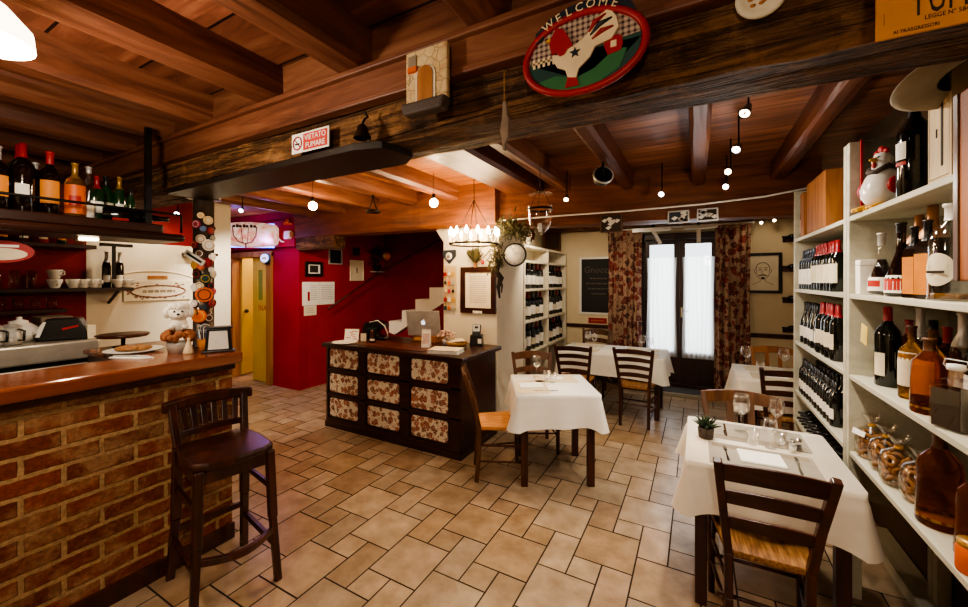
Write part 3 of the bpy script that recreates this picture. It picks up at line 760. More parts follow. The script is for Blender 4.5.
# ------------------------------------------------------------------ ladder-back chairs with rush seats
def chair(label, loc, rotz, wd, wdx, seatm, slats, hb=0.90, w=0.43, dp=0.40, top=0.065, splat=False, group=None):
    """local: front is +Y"""
    t = thing('dining_chair', label, 'chair', loc, rotz, group)
    hw = w/2 - 0.062; hf = w/2 - 0.018; ht = w/2 - 0.012; sy = dp/2
    for s in (-1, 1):
        l = MB(); l.tube([(s*hf, sy-.02, 0), (s*hf, sy-.02, 0.2), (s*hf, sy-.02, 0.455)], [0.016, 0.019, 0.020], 10); l.build('leg', wd, t)
        l = MB(); P = [(s*(hw-.004), -sy+.0, 0), (s*(hw-.002), -sy+.02, 0.25), (s*hw, -sy+.02, 0.45), (s*(hw+(ht-hw)*.47), -sy-.025, 0.66), (s*ht, -sy-.105, hb)]
        for a, b in zip(P[:-1], P[1:]): l.bar(a, b, 0.034, 0.036, (0, 1, 0))
        l.build('leg', wd, t, bevel=0.005)
    sm = MB(); seg = 6
    vs = []
    for j in range(seg+1):
        for i in range(seg+1):
            u, v = i/seg, j/seg
            ww = (hw + 0.008) + (hf-hw+.006)*v
            dz = -0.012*math.sin(u*PI)*math.sin(v*PI)
            vs.append(((u*2-1)*ww, -sy+.02 + (dp-.03)*v, 0.462+dz))
    nv = len(vs)
    vs += [(x, y, 0.428) for x, y, z in vs]
    fs = []; q = seg+1
    for j in range(seg):
        for i in range(seg):
            a = j*q+i; fs.append((a, a+1, a+q+1, a+q)); fs.append((nv+a, nv+a+q, nv+a+q+1, nv+a+1))
    for i in range(seg):
        fs.append((i, nv+i, nv+i+1, i+1)); a = seg*q+i; fs.append((a, a+1, nv+a+1, nv+a))
        a = i*q; fs.append((a, a+q, nv+a+q, nv+a)); a = i*q+seg; fs.append((a, nv+a, nv+a+q, a+q))
    sm.add(vs, fs, True); sm.build('seat', seatm, t, bevel=0.006)
    def py(z):  # post centre y at height z
        if z < 0.66: return -sy+.02 - (z-.45)/.21*.045
        return -sy-.025 - (z-.66)/(hb-.66)*.08
    def px_(z): return hw + (ht-hw)*max(0, (z-.45)/(hb-.45))
    for k, (z, hh) in enumerate(slats):
        s_ = MB(); n_ = 8; V = []
        for i in range(n_+1):
            u = i/n_; h_ = px_(z); x = -h_ + 2*h_*u; bow = 0.028*math.sin(u*PI); y = py(z) - bow
            arch = 0.02*math.sin(u*PI)
            for dy in (-0.008, 0.008):
                V.append((x, y+dy+.006, z-hh/2 + arch*0.7)); V.append((x, y+dy-.006, z+hh/2 + arch))
        F = []
        for i in range(n_):
            a = i*4; b = a+4
            F += [(a, b, b+1, a+1), (a+2, a+3, b+3, b+2), (a+1, b+1, b+3, a+3), (a, a+2, b+2, b)]
        F += [(0, 1, 3, 2), (n_*4, n_*4+2, n_*4+3, n_*4+1)]
        s_.add(V, F, False); s_.build('back_slat', wdx, t, bevel=0.003)
    if splat:
        for x in (-0.06, 0.06):
            s_ = MB().bar((x, py(.5)-.02, 0.53), (x, py(hb-.1)-.025, hb-0.05), 0.04, 0.012, (0, 1, 0)); s_.build('back_splat', wd, t)
        MB().bar((-px_(.53), py(.53), 0.53), (px_(.53), py(.53), 0.53), 0.035, 0.018, (0,0,1)).build('back_slat', wdx, t)
    for z, y in ((0.20, sy-.02), (0.33, sy-.02), (0.25, -sy+.024)):
        MB().tube([(-hf, y, z), (hf, y, z)], 0.009, 8).build('stretcher', wd, t)
    for s in (-1, 1):
        for z in (0.17, 0.30): MB().tube([(s*hw, -sy+.024, z), (s*hf, sy-.02, z)], 0.009, 8).build('stretcher', wd, t)
    return t
S3 = [(0.845, 0.075), (0.725, 0.06), (0.60, 0.055)]
S4 = [(0.855, 0.05), (0.765, 0.045), (0.675, 0.045), (0.585, 0.045)]
chair('dark ladder-back chair with a rush seat pushed under the table with the succulent', (0.262, 2.235, 0), 0.03, M['dark'], M['darkx'], M['rush'], S3, hb=0.90, w=0.415)
chair('brown chair with a curved top rail behind the table with the succulent', (0.27, 2.85, 0), PI+0.05, M['brown'], M['brown'], M['rush'], [(0.85, 0.075)], hb=0.885, w=0.46, splat=True)
chair('brown chair with an orange rush seat turned sideways beside the reception desk', (-1.50, 3.02, 0), math.radians(-58), M['brown'], M['brown'], M['rusho'], S3, hb=0.90)
chair('brown low-backed chair behind the square table near the desk, before the bookcase', (-1.42, 3.66, 0), math.radians(-152), M['brown'], M['brown'], M['rush'], [(0.84, 0.07), (0.70, 0.05)], hb=0.885)
chair('dark ladder-back chair at the bookcase end of the long table', (-1.30, 4.74, 0), math.radians(8), M['dark'], M['darkx'], M['rush'], S4)
chair('dark ladder-back chair at the door end of the long table', (-0.62, 4.86, 0), 0, M['dark'], M['darkx'], M['rush'], S4)
chair('dark ladder-back chair half hidden by the end of the wine shelving', (0.69, 4.40, 0), 0, M['dark'], M['darkx'], M['rush'], S4)
chair('orange-brown chair behind the table below the framed portrait', (0.76, 5.18, 0), PI, M['crate'], M['crate'], M['rush'], [(0.85, 0.07)], hb=0.885, splat=True)
chair('brown chair behind the long table against the chalkboard wall', (-1.36, 5.82, 0), PI, M['brown'], M['brown'], M['rush'], S3)

# ------------------------------------------------------------------ bar stool, local front is +Y
bs = thing('bar_stool', 'tall dark wooden bar stool with a curved slatted back', 'bar stool', (-2.29, 1.20, 0), math.radians(-101))
W2 = 0.165
for s in (-1, 1):
    l = MB()
    for a, b, w_ in (((s*(W2+.03), 0.22, 0), (s*(W2+.01), 0.20, 0.35), .036), ((s*(W2+.01), 0.20, 0.35), (s*W2, 0.185, 0.72), .042)): l.bar(a, b, w_, w_, (0, 1, 0))
    l.build('leg', M['stoolw'], bs, bevel=0.006)
    l = MB()
    for a, b, w_ in (((s*(W2+.02), -0.25, 0), (s*(W2+.005), -0.20, 0.35), .040), ((s*(W2+.005), -0.20, 0.35), (s*W2, -0.185, 0.74), .046), ((s*W2, -0.185, 0.74), (s*(W2+.015), -0.245, 0.96), .038)): l.bar(a, b, w_, w_, (0, 1, 0))
    l.build('leg', M['stoolw'], bs, bevel=0.006)
poly = [(-0.175,-0.20),(0.175,-0.20),(0.195,0.0),(0.19,0.17),(0.13,0.215),(0,0.23),(-0.13,0.215),(-0.19,0.17),(-0.195,0.0)]
MB().prism(poly, 0.715, 0.755).build('seat', M['stoolw'], bs, bevel=0.012)
a = MB()
for s in (-1, 1): a.bar((s*W2, -.18, .68), (s*W2, .18, .68), .022, .06)
a.bar((-W2, .185, .68), (W2, .185, .68), .022, .06); a.bar((-W2, -.185, .68), (W2, -.185, .68), .022, .06); a.build('apron', M['stoolw'], bs)
def curved(z0, z1, y, bow, hw, th, up=0.0, n=12):
    V = []
    for i in range(n+1):
        u = i/n; x = -hw+2*hw*u; yy = y - bow*math.sin(u*PI); zz = up*math.sin(u*PI)
        V += [(x, yy-th/2, z0+zz*.6), (x, yy-th/2, z1+zz), (x, yy+th/2, z0+zz*.6), (x, yy+th/2, z1+zz)]
    F = []
    for i in range(n):
        a = i*4; b = a+4
        F += [(a, b, b+1, a+1), (a+2, a+3, b+3, b+2), (a+1, b+1, b+3, a+3), (a, a+2, b+2, b)]
    F += [(0, 1, 3, 2), (n*4, n*4+2, n*4+3, n*4+1)]
    return MB().add(V, F, False)
curved(0.925, 0.985, -0.235, 0.035, 0.225, 0.04, 0.012).build('top_rail', M['stoolw'], bs, bevel=0.012)
curved(0.785, 0.82, -0.198, 0.03, 0.162, 0.024).build('lower_rail', M['stoolw'], bs, bevel=0.004)
for k in range(6):
    u = (k+0.5)/6; x = -0.145+0.29*u; b_ = math.sin(u*PI)
    MB().bar((x, -0.198-0.035*b_, 0.81), (x*1.1, -0.235-0.04*b_, 0.94), 0.030, 0.012, (0,1,0)).build('back_slat', M['stoolw'], bs, bevel=0.003)
curved(0.27, 0.305, 0.205, -0.08, 0.172, 0.028).build('footrest', M['stoolw'], bs, bevel=0.004)
for s in (-1, 1):
    MB().bar((s*(W2+.008), .20, .22), (s*(W2+.008), -.205, .22), .024, .032).build('stretcher', M['stoolw'], bs, bevel=0.004)
    MB().bar((s*(W2+.004), .19, .52), (s*(W2+.004), -.19, .52), .02, .03).build('stretcher', M['stoolw'], bs, bevel=0.004)
MB().bar((-W2, -.212, .28), (W2, -.212, .28), .024, .032).build('stretcher', M['stoolw'], bs, bevel=0.004)

# ------------------------------------------------------------------ shelving on the wine wall
def shelving(label, x0, x1, y0, y1, top, zs, th, side_w, wood, backm, divs=(), back_at='x1', name='wine_shelving', zlow=0.0):
    t = thing(name, label, 'shelving', ((x0+x1)/2, (y0+y1)/2, 0))
    ox, oy = (x0+x1)/2, (y0+y1)/2
    for y in (y0, y1-side_w):
        b = MB().box(x0-ox, x1-ox, y-oy, y+side_w-oy, zlow, top)
        if zlow: b.box(x0-ox, x0+.05-ox, y-oy, y+side_w-oy, 0, zlow); b.box(x1-.05-ox, x1-ox, y-oy, y+side_w-oy, 0, zlow)
        b.build('side_panel', wood, t, bevel=0.003)
    for y in divs: MB().box(x0-ox, x1-ox, y-side_w/2-oy, y+side_w/2-oy, 0, top).build('divider', wood, t, bevel=0.003)
    for z in zs: MB().box(x0-ox, x1-ox, y0+side_w-oy, y1-side_w-oy, z-th, z).build('shelf_board', wood, t, bevel=0.003)
    if back_at == 'x1': MB().box(x1-.012-ox, x1-ox, y0-oy, y1-oy, max(0.05, zlow), top-.02).build('back_panel', backm, t)
    else: MB().box(x0-ox, x0+.012-ox, y0-oy, y1-oy, 0.05, top-.02).build('back_panel', backm, t)
    return t
KS = 0.72
ZS = [1.66 + (z-1.66)*KS for z in (2.12, 1.56, 0.975, 0.42)]
shelving('whitewashed shelving bay stocked with rows of wine bottles', 0.70, 1.07, 2.757, 4.045, 2.38, ZS + [1.66-1.57*KS], 0.025, 0.043, M['wcase'], M['wback'], zlow=0.50)
shelving('whitewashed shelving bay stocked with spirits, figurine and biscuit bags', 0.70, 1.07, 1.08, 2.752, 2.38, ZS, 0.025, 0.043, M['wcase'], M['wback'], zlow=0.70)
o = MB().box(0.95, 1.065, 1.3, 3.42, 0.005, 0.075).build('plank', M['wcase'], bevel=0.004); tag(o, 'long whitewashed plank lying on the floor under the lowest shelf', 'plank')
shelving('white bookcase of wine beside the pillar', -2.25, -1.95, 4.65, 6.5, 2.12, [2.12, 1.92, 1.54, 1.12, 0.70, 0.08], 0.03, 0.04, M['wcasew'], M['crate'], divs=(5.58,), back_at='x0', name='bookcase')
# ------------------------------------------------------------------ bottles
BORD = [(0, 0), (.035, 0), (.0375, .004), (.0375, .19), (.034, .207), (.0155, .235), (.0125, .25), (.0125, .296), (0, .297)]
BURG = [(0, 0), (.038, 0), (.041, .004), (.041, .13), (.036, .165), (.02, .215), (.0145, .245), (.0145, .296), (0, .297)]
SPIR = [(0, 0), (.036, 0), (.039, .004), (.039, .17), (.034, .19), (.0135, .215), (.0115, .225), (.0115, .27), (.0145, .272), (.0145, .28), (0, .281)]
TALL = [(0, 0), (.030, 0), (.033, .004), (.033, .20), (.026, .235), (.013, .27), (.0125, .33), (.016, .332), (.016, .34), (0, .341)]
DECA = [(0, 0), (.046, 0), (.050, .005), (.046, .16), (.042, .185), (.018, .215), (.015, .225), (.015, .255), (.019, .257), (.019, .265), (0, .266)]
PEAR = [(0, 0), (.042, 0), (.050, .01), (.048, .07), (.030, .13), (.016, .18), (.0135, .23), (.0135, .285), (.017, .287), (.017, .295), (0, .296)]
def rad(prof, z):
    for (r0, z0), (r1, z1) in zip(prof[:-1], prof[1:]):
        if z0 <= z <= z1 and z1 > z0: return r0 + (r1-r0)*(z-z0)/(z1-z0)
    return prof[-2][0]
PROTO = {}
def bottle(key, label, loc, rotz, prof=BORD, body='bottleg', lab=(.06, .15, 'labelc', 1.9), cap=(.235, 'capk'), lab2=None, square=False, s=1.0, name='wine_bottle', cat='bottle', group=None, rot=None, liquid=None):
    if key not in PROTO:
        mb = MB()
        if square:
            vs = []; n = 4
            mb.lathe([(r*1.32, z) for r, z in prof[:5]] + prof[5:], 4, a0=PI/4, a1=PI/4+2*PI, smooth=False)
        else: mb.lathe(prof, 18)
        o = mb.build(name, M[body], bevel=0.004 if square else 0)
        for L in (lab, lab2):
            if L:
                z0, z1, m, aw = L; l = MB()
                if square:
                    r = rad(prof, z0)*1.32*math.cos(PI/4)+.001; l.box(-r*aw/2, r*aw/2, -r-.0006, -r, z0, z1)
                else:
                    zs_ = [z0 + (z1-z0)*k/3 for k in range(4)]
                    l.lathe([(rad(prof, z)+.0007, z) for z in zs_], 12, a0=-PI/2-aw/2, a1=-PI/2+aw/2)
                l.build('paper_label', M[m], o)
        if cap:
            z0, m = cap; top = prof[-1][1]
            pr_ = [(rad(prof, z0)+.0008, z0)] + [(r+.0008, z) for r, z in prof if z > z0 and r > 0] + [(0, top+.001)]
            MB().lathe(pr_, 14).build('capsule', M[m], o)
        if liquid:
            lm, zt = liquid
            pr_ = [(max(0, r-.0035), max(z, .006)) for r, z in prof if z < zt] + [(max(0, rad(prof, zt)-.0035), zt), (0, zt)]
            if square: MB().lathe([(r*1.3, z) for r, z in pr_], 4, a0=PI/4, a1=PI/4+2*PI, smooth=False).build('liquid', M[lm], o)
            else: MB().lathe(pr_, 16).build('liquid', M[lm], o)
        PROTO[key] = o; o.location = loc; o.rotation_euler = rot or (0, 0, rotz); o.scale = (s, s, s)
        tag(o, label, cat, group); return o
    return dup(PROTO[key], label, loc, rotz if rot is None else None, rot, group, s)

# ------------------------------------------------------------------ bottles on the hanging shelf, from the pole end
ZB = 1.992
A1 = math.radians(76)
bottle('bs_small', 'small dark bottle upright beside the shelf hanger over the bar', (-2.93, 1.02, ZB), A1, TALL, 'bottlegreen', (.05, .12, 'labelc', 1.5), (.27, 'capk'), s=.62)
o = bottle('bs_lying', 'dark bottle lying on its side on the hanging bar shelf', (-2.95, .90, ZB+.042), 0, BURG, 'bottleg', (.04, .11, 'labelr', 2.2), (.22, 'capk'), rot=(PI/2, 0, math.radians(165)), s=1.0)
bottle('bs_gold', 'slim bottle with a golden capsule on the hanging bar shelf', (-2.98, .985, ZB), A1, TALL, 'bottlegreen', (.06, .14, 'labelw', 1.5), (.25, 'capg'), s=.80)
bottle('bs_green', 'dark green bottle with a red capsule on the hanging bar shelf', (-2.99, .89, ZB), A1, SPIR, 'bottlegreen', (.05, .12, 'labelw', 1.6), (.20, 'capr'), s=.92)
bottle('bs_dkgr', 'dark green bottle with a black cap beside the golden-capped one', (-3.04, .945, ZB), A1, SPIR, 'bottlegreen', (.05, .12, 'labelc', 1.6), (.22, 'capk'), s=.98)
bottle('bs_clear', 'clear slim bottle with white label on the hanging bar shelf', (-2.95, .845, ZB), A1, TALL, 'glass', (.04, .10, 'labelc', 1.6), (.30, 'silver'), s=.86, liquid=('labelw', .09))
bottle('bs_red', 'orange and red liqueur bottle with a gold top on the bar shelf', (-2.93, .785, ZB), A1, SPIR, 'gold', (.02, .165, 'orange', 3.4), (.20, 'capg'), (.06, .11, 'redink', 1.2), s=1.05)
bottle('bs_amaro', 'large dark bottle with orange label and red cap over the bar', (-2.94, .695, ZB), A1, SPIR, 'darkl', (.05, .15, 'labelo', 1.6), (.225, 'redink'), s=1.18)
bottle('bs_clear2', 'clear glass bottle between two dark bottles on the hanging shelf', (-2.99, .655, ZB), A1, TALL, 'glass', None, (.30, 'silver'), s=.8)
bottle('bs_big', 'large black bottle with red cap and small white label over the bar', (-2.93, .60, ZB), A1, BORD, 'darkl', (.07, .12, 'labelw', 1.1), (.235, 'capr'), s=1.16)
bottle('bs_twin', 'tall dark bottle with red cap behind the black one over the bar', (-3.03, .61, ZB), A1, BORD, 'bottlegreen', (.07, .12, 'labelw', 1.1), (.235, 'capr'), s=1.2)
bottle('bs_edge', 'dark bottle with an orange label at the picture edge of the bar shelf', (-2.93, .52, ZB), A1, SPIR, 'darkl', (.06, .15, 'labelo', 1.9), (.22, 'silver'), s=1.1)

# ------------------------------------------------------------------ counter return, back bar
rt = thing('counter_return', 'wooden work surface joining the bar counter behind its end', 'counter', (-3.3, 1.2, 0))
MB().box(-0.30, 0.318, -0.20, 0.25, 1.165, 1.198).build('worktop', M['counter'], rt, bevel=0.006)
MB().box(-0.28, 0.30, -0.18, 0.23, 0.0, 1.165).build('panel', M['dark'], rt)
su = thing('steel_bar_unit', 'long brushed steel bar appliance behind the counter', 'bar appliance', (-3.72, -0.2, 0))
MB().box(-0.55, 0.0, -0.8, 1.30, 0.08, 1.09).build('cabinet', M['steel'], su, bevel=0.006)
MB().box(-0.56, 0.015, -0.8, 1.32, 1.12, 1.245).build('top', M['steel'], su, bevel=0.012)
MB().box(-0.5, -0.01, -0.78, 1.28, 0.0, 0.08).build('plinth', M['black'], su)
MB().box(-0.53, -0.012, -0.78, 1.29, 1.09, 1.12).build('gap', M['black'], su)
def wallshelf(label, y0, y1, z, dep=0.26, mat='shelfdk', strut=True):
    t = thing('wall_shelf', label, 'shelf', (-5.297, (y0+y1)/2, z)); L = (y1-y0)/2
    MB().box(0, dep, -L, L, -0.035, 0).build('board', M[mat], t, bevel=0.004)
    if strut:
        for y in (-L*.8, L*.93): MB().bar((dep-.03, y, -0.035), (0.0, y, -0.16), .02, .02).build('bracket', M['iron'], t)
    return t
wallshelf('upper dark wall shelf of small bottles behind the bar', -1.5, 1.50, 1.99, strut=False)
wallshelf('middle dark wall shelf holding cups behind the bar', -1.5, 1.78, 1.585)
wallshelf('lower wall shelf lined with drinking glasses behind the bar', -1.5, 1.30, 1.40, strut=False)
t = thing('shelf_post', 'thin iron post joining the two dark wall shelves behind the bar', 'shelf post', (-5.06, 1.63, 1.585))
MB().bar((0,0,0), (0,0,0.42), .025, .025).build('post', M['iron'], t); MB().bar((0,-.10,0.42), (0,.14,0.42), .05, .03).build('arm', M['iron'], t)
o = MB().bar((-5.2, 2.30, 1.965), (-5.2, 2.62, 1.965), .16, .03).build('wall_bracket_shelf', M['shelfdk'], bevel=.004); tag(o, 'short dark shelf on the white wall beside the badge-covered pole', 'shelf')
bk = [('gold', 'capg'), ('bottlegreen', 'capr'), ('redl', 'capk'), ('amber', 'silver'), ('bottleg', 'capr'), ('labelw', 'capk'), ('gold', 'capr'), ('bottleg', 'capg'), ('labelc', 'capk')]
for k, (b_, c_) in enumerate(bk):
    bottle('ub_%d' % k, 'small bottle, %s from the white wall, on the upper wall shelf behind the bar' % ORD[k], (-5.12, 1.40-.115*k, 1.99), A1, SPIR, b_, (.04, .12, ['labelw','labelo','labelc'][k % 3], 1.8), (.21, c_), s=.85)
for k, y in enumerate((1.60, 1.70)):
    bottle('mb', 'clear bottle with dark contents, %s pale-topped one on the middle wall shelf' % ('first' if k == 0 else 'second'), (-5.14, y, 1.585), A1, TALL, 'darkl', (.05, .12, 'labelw', 1.6), (.24, 'silver'), s=1.05)
def cup_at(label, loc, r=.035, h=.05):
    if 'cup' not in PROTO:
        mb = MB().lathe([(0, 0), (.02, 0), (.022, .004), (.035, .045), (.035, .055), (.032, .055), (.03, .045), (.018, .008), (0, .006)], 16)
        o = mb.build('cup', M['ceram'])
        MB().tube([(.033, 0, .045), (.052, 0, .045), (.054, 0, .028), (.03, 0, .018)], .004, 6).build('handle', M['ceram'], o); PROTO['cup'] = o
        tag(o, label, 'cup', 'cups on the middle wall shelf'); o.location = loc; o.scale = (1.5,)*3; return o
    return dup(PROTO['cup'], label, loc, 0.6, None, 'cups on the middle wall shelf', 1.5)
for k, (y, dz) in enumerate([(1.24, 0), (1.36, 0), (1.24, .085), (1.43, 0), (1.50, 0), (1.66, 0), (1.73, 0)]):
    cup_at(['white cup under another cup on the middle wall shelf', 'white cup standing second along the middle wall shelf', 'white cup stacked on top of another on the wall shelf', 'white cup in the centre of the middle wall shelf', 'white cup just before the tall bottles on the wall shelf', 'white cup in front of the tall bottles on the wall shelf', 'last white cup at the outer end of the wall shelf'][k], (-5.12 if k < 5 else -5.07, y, 1.585+dz))
def tumbler(key, label, loc, r, h, group):
    if key not in PROTO:
        o = MB().lathe([(0, .004), (r*.85, .004), (r, h), (r*.95, h), (r*.8, .008), (0, .008)], 14).build('drinking_glass', M['glass'])
        PROTO[key] = o; tag(o, label, 'glass', group); o.location = loc; return o
    return dup(PROTO[key], label, loc, 0, None, group)
for k in range(9): tumbler('tb', 'short clear glass, %s along the lower wall shelf behind the bar' % ORD[k], (-5.12, 1.22-.10*k, 1.40), .036, .10, 'short glasses on the lower wall shelf')
for k in range(3): tumbler('tt', 'tall clear glass, %s from the picture edge on the middle wall shelf' % ORD[k], (-5.12, .90+.10*k, 1.585), .035, .16 , 'tall glasses on the middle wall shelf')
# on the steel unit
t = thing('teapot', 'round pale ceramic teapot on the steel bar appliance', 'teapot', (-3.98, .80, 1.246), 0.6)
MB().lathe([(0,0), (.06,0), (.095,.05), (.09,.09), (.05,.125), (0,.13)], 20).build('pot', M['ceram'], t)
MB().lathe([(.045,.122), (.04,.14), (.012,.15), (.014,.165), (0,.17)], 16).build('lid', M['ceram'], t)
MB().tube([(.085,0,.05), (.12,0,.07), (.14,0,.11)], [.018,.014,.010]).build('spout', M['ceram'], t)
MB().tube([(-.085,0,.10), (-.13,0,.10), (-.135,0,.06), (-.09,0,.04)], .008).build('handle', M['ceram'], t)
for k, y in enumerate((.665, .735)):
    t = thing('coffee_pot', ['steel and glass coffee pot at the picture edge of the steel appliance', 'steel and glass coffee pot next to the round teapot'][k], 'coffee pot', (-3.84, y, 1.246), 0.5)
    MB().lathe([(0,.004), (.05,.004), (.055,.06), (.045,.10), (.05,.115)], 18).build('jug', M['silver'], t)
    MB().lathe([(.052,.115), (.03,.13), (.008,.135), (.012,.15), (0,.152)], 14).build('lid', M['silver'], t)
    MB().tube([(.05,0,.10), (.09,0,.09), (.085,0,.03), (.052,0,.03)], .007).build('handle', M['black'], t)
t = thing('cup_warmer', 'black wedge-shaped machine with a red stripe on the steel appliance', 'bar machine', (-3.86, .985, 1.246), math.radians(62))
MB().prism([(-.13, 0), (.13, 0), (.12, .05), (.08, .15), (-.08, .15), (-.12, .05)], -.06, .06, XZ).build('body', M['black'], t, bevel=.01)
MB().prism([(-.125, .03), (-.09, .13), (-.075, .13), (-.105, .03)], -.063, -.055, XZ).build('side_strip', M['ceram'], t)
MB().prism([(.0, .07), (.08, .09), (.08, .105), (.0, .085)], -.063, -.055, XZ).build('stripe', M['redink'], t)
o = MB().box(-.06, .06, -.045, .045, 0, .12).build('sugar_box', M['labelc'], bevel=.008); o.location = (-3.90, 1.0+.19, 1.17); tag(o, 'small cream box at the outer end of the steel appliance', 'box'); o.location = (-4.0, .92+.0, 1.246); o.location = (-3.78, 1.09, 1.246); o.scale = (.5,.5,.8)
o = MB().box(-.14, .14, -.10, .10, 0, .17).build('wooden_box', plain('grey_brown_wicker', '#6d5f50', .8), bevel=.006); o.location = (-4.12, 0.83, 1.246); tag(o, 'square grey-brown box standing behind the black wedge-shaped machine', 'box'); o.location = (-4.10, .98, 1.246); o.scale = (.8, .8, .9)
t = thing('round_tray', 'round dark tray on a thin stem behind the bar counter', 'tray', (-3.48, 1.17, 1.199))
MB().lathe([(0,0), (.06,0), (.06,.008), (.012,.012), (.012,.07), (0,.07)], 20).build('stem', M['dark'], t)
MB().lathe([(0,.07), (.13,.07), (.145,.085), (.14,.09), (0,.082)], 28).build('plate', M['dark'], t)
# on the counter
t = thing('serving_plate', 'white oval plate of sliced bread and napkins on the bar counter', 'plate', (-3.17, 1.12, 1.199), 0.5)
MB().lathe([(0,0), (.09,0), (.15,.018), (.145,.02), (.09,.006), (0,.006)], 28).build('dish', M['ceram'], t)
for k, (x, y, a) in enumerate([(-.06,.0,.3), (.0,.03,-.2), (.06,-.01,.5), (.01,-.05,.1)]):
    b = MB(); b.T = TR(x, y, .022+.004*k) @ RZ(a) @ RX(.25); b.ball((0,0,0), (.055,.03,.016), 12, 6); b.build('bread', M['cookie'], t)
t = thing('folded_napkin', 'crumpled white napkin with cutlery lying on the bar counter', 'napkin', (-2.92, 1.03, 1.201), .4)
MB().prism([(-.13,-.03), (.08,-.045), (.13,.0), (.06,.035), (-.12,.03)], 0, .006).build('cloth', M['napkin'], t); MB().tube([(-.12,-.01,.012), (.10,.0,.012)], .005).build('fork', M['silver'], t)
t = thing('plush_toy', 'white curly plush dog sitting in a brown dried bouquet on the counter', 'plush toy', (-2.90, 1.25, 1.2), math.radians(64))
b = MB(); b.lathe([(0,0), (.055,0), (.065,.06), (.06,.07), (.0,.07)], 20); b.build('pot', M['silver'], t)
b = MB(); r = random.Random(2)
for k in range(60):
    a = r.uniform(0, 2*PI); e = r.uniform(-.4, .8); R_ = .062
    b.ball((R_*1.2*math.cos(a)*math.cos(e), R_*1.2*math.sin(a)*math.cos(e), .10+R_*.6*math.sin(e)), r.uniform(.016, .026), 6, 4)
b.build('dried_bouquet', M['dried'], t)
b = MB(); b.ball((0,0,.18), (.045,.042,.05), 14, 10)
b.ball((0,-.005,.25), (.055,.05,.052), 16, 10); b.ball((0,-.05,.238), (.026,.028,.022), 12, 8)
for s in (-1, 1): b.ball((s*.058,-.0,.255), (.022,.026,.036), 10, 8); b.ball((s*.035,-.035,.165), (.018,.03,.018), 10, 6)
for k in range(16):
    a = 2*PI*k/16; b.ball((.04*math.cos(a), .036*math.sin(a), .288+.006*math.sin(k*2)), .021, 8, 6)
b.build('body', M['plush'], t)
b = MB(); b.ball((-.020,-.050,.262), .0065, 8, 6); b.ball((.020,-.050,.262), .0065, 8, 6); b.ball((0,-.076,.246), (.009,.007,.007), 8, 6); b.build('face', M['black'], t)
t = thing('straw_cup', 'orange cup of blue and white straws in front of the pole', 'cup', (-2.83, 1.36, 1.2))
MB().lathe([(0,0), (.03,0), (.036,.075), (.033,.075), (.028,.005), (0,.005)], 16).build('cup_body', M['labelo'], t)
for k in range(9):
    a = 2*PI*k/9; MB().tube([(.012*math.cos(a), .012*math.sin(a), .01), (.034*math.cos(a), .034*math.sin(a), .13+.012*(k % 3))], .0035, 6).build('straw', M[['blue','ceram','navy'][k % 3]], t)
o = MB().lathe([(0,0), (.028,0), (.03,.01), (.018,.05), (.006,.085), (.01,.095), (0,.10)], 14).build('small_figurine', M['creamp']); o.location = (-2.79, 1.255, 1.2); tag(o, 'small pale cone-shaped figurine beside the pot of dried flowers', 'figurine')
t = thing('napkin_dispenser', 'black napkin dispenser with a white front at the counter end', 'napkin dispenser', (-2.70, 1.385, 1.2), math.radians(58))
MB().prism([(-.075, 0), (.075, 0), (.062, .15), (-.062, .15)], -.03, .03, XZ).build('frame', M['black'], t, bevel=.006)
MB().prism([(-.055, .02), (.055, .02), (.047, .135), (-.047, .135)], -.034, -.028, XZ).build('napkin_front', M['paperw'], t)
MB().box(-.09, .09, -.045, .045, 0, .012).build('base', M['black'], t, bevel=.004); MB().box(-.075, .075, -.035, .035, .148, .162).build('top', M['black'], t, bevel=.005)
# oval sign hanging at the picture edge over the bar
t = thing('oval_sign', 'red oval enamel sign hanging over the bar counter', 'sign', (-3.0, .545, 1.80), math.radians(65))
ov = [(.11*math.cos(2*PI*k/32), .055*math.sin(2*PI*k/32)) for k in range(32)]
MB().prism(ov, -.006, .006, XZ).build('plate', M['redink'], t)
MB().prism([(x*.8, z*.55-.012) for x, z in ov], -.009, -.006, XZ).build('inner_oval', M['labelc'], t)
MB().box(-.06, .06, -.0095, -.009, .022, .034).build('print', M['ceram'], t)
for s in (-1, 1): MB().tube([(s*.07, 0, .04), (s*.07, 0, .10)], .002, 6).build('chain', M['iron'], t)

# ------------------------------------------------------------------ framed things on the walls (local: front is -Y)
def picture(name, label, cat, loc, rotz, w, h, fw, fmat, ground, dep=.022, inner=None, group=None):
    t = thing(name, label, cat, loc, rotz, group)
    f = MB(); f.box(-w/2, w/2, -dep, 0, h/2-fw, h/2); f.box(-w/2, w/2, -dep, 0, -h/2, -h/2+fw); f.box(-w/2, -w/2+fw, -dep, 0, -h/2+fw, h/2-fw); f.box(w/2-fw, w/2, -dep, 0, -h/2+fw, h/2-fw)
    f.build('frame', fmat, t, bevel=.003)
    MB().box(-w/2+fw, w/2-fw, -dep*.45, 0, -h/2+fw, h/2-fw).build('mount', ground, t)
    if inner:
        iw, ih, im = inner; MB().box(-iw/2, iw/2, -dep*.5, -dep*.45, -ih/2, ih/2).build('print', im, t)
    return t
def lines(t, mat, rows, x0, x1, y, th=.004, name='printed_text', seed=1):
    r = random.Random(seed); b = MB()
    for z in rows:
        x = x0
        while x < x1-.008:
            w_ = min(r.uniform(.02, .06)*(x1-x0)/.25, x1-x); b.box(x, x+w_, y-.0006, y, z-th/2, z+th/2); x += w_ + .008*(x1-x0)/.25
    b.build(name, mat, t); return t
R90 = PI/2
XR = -5.229
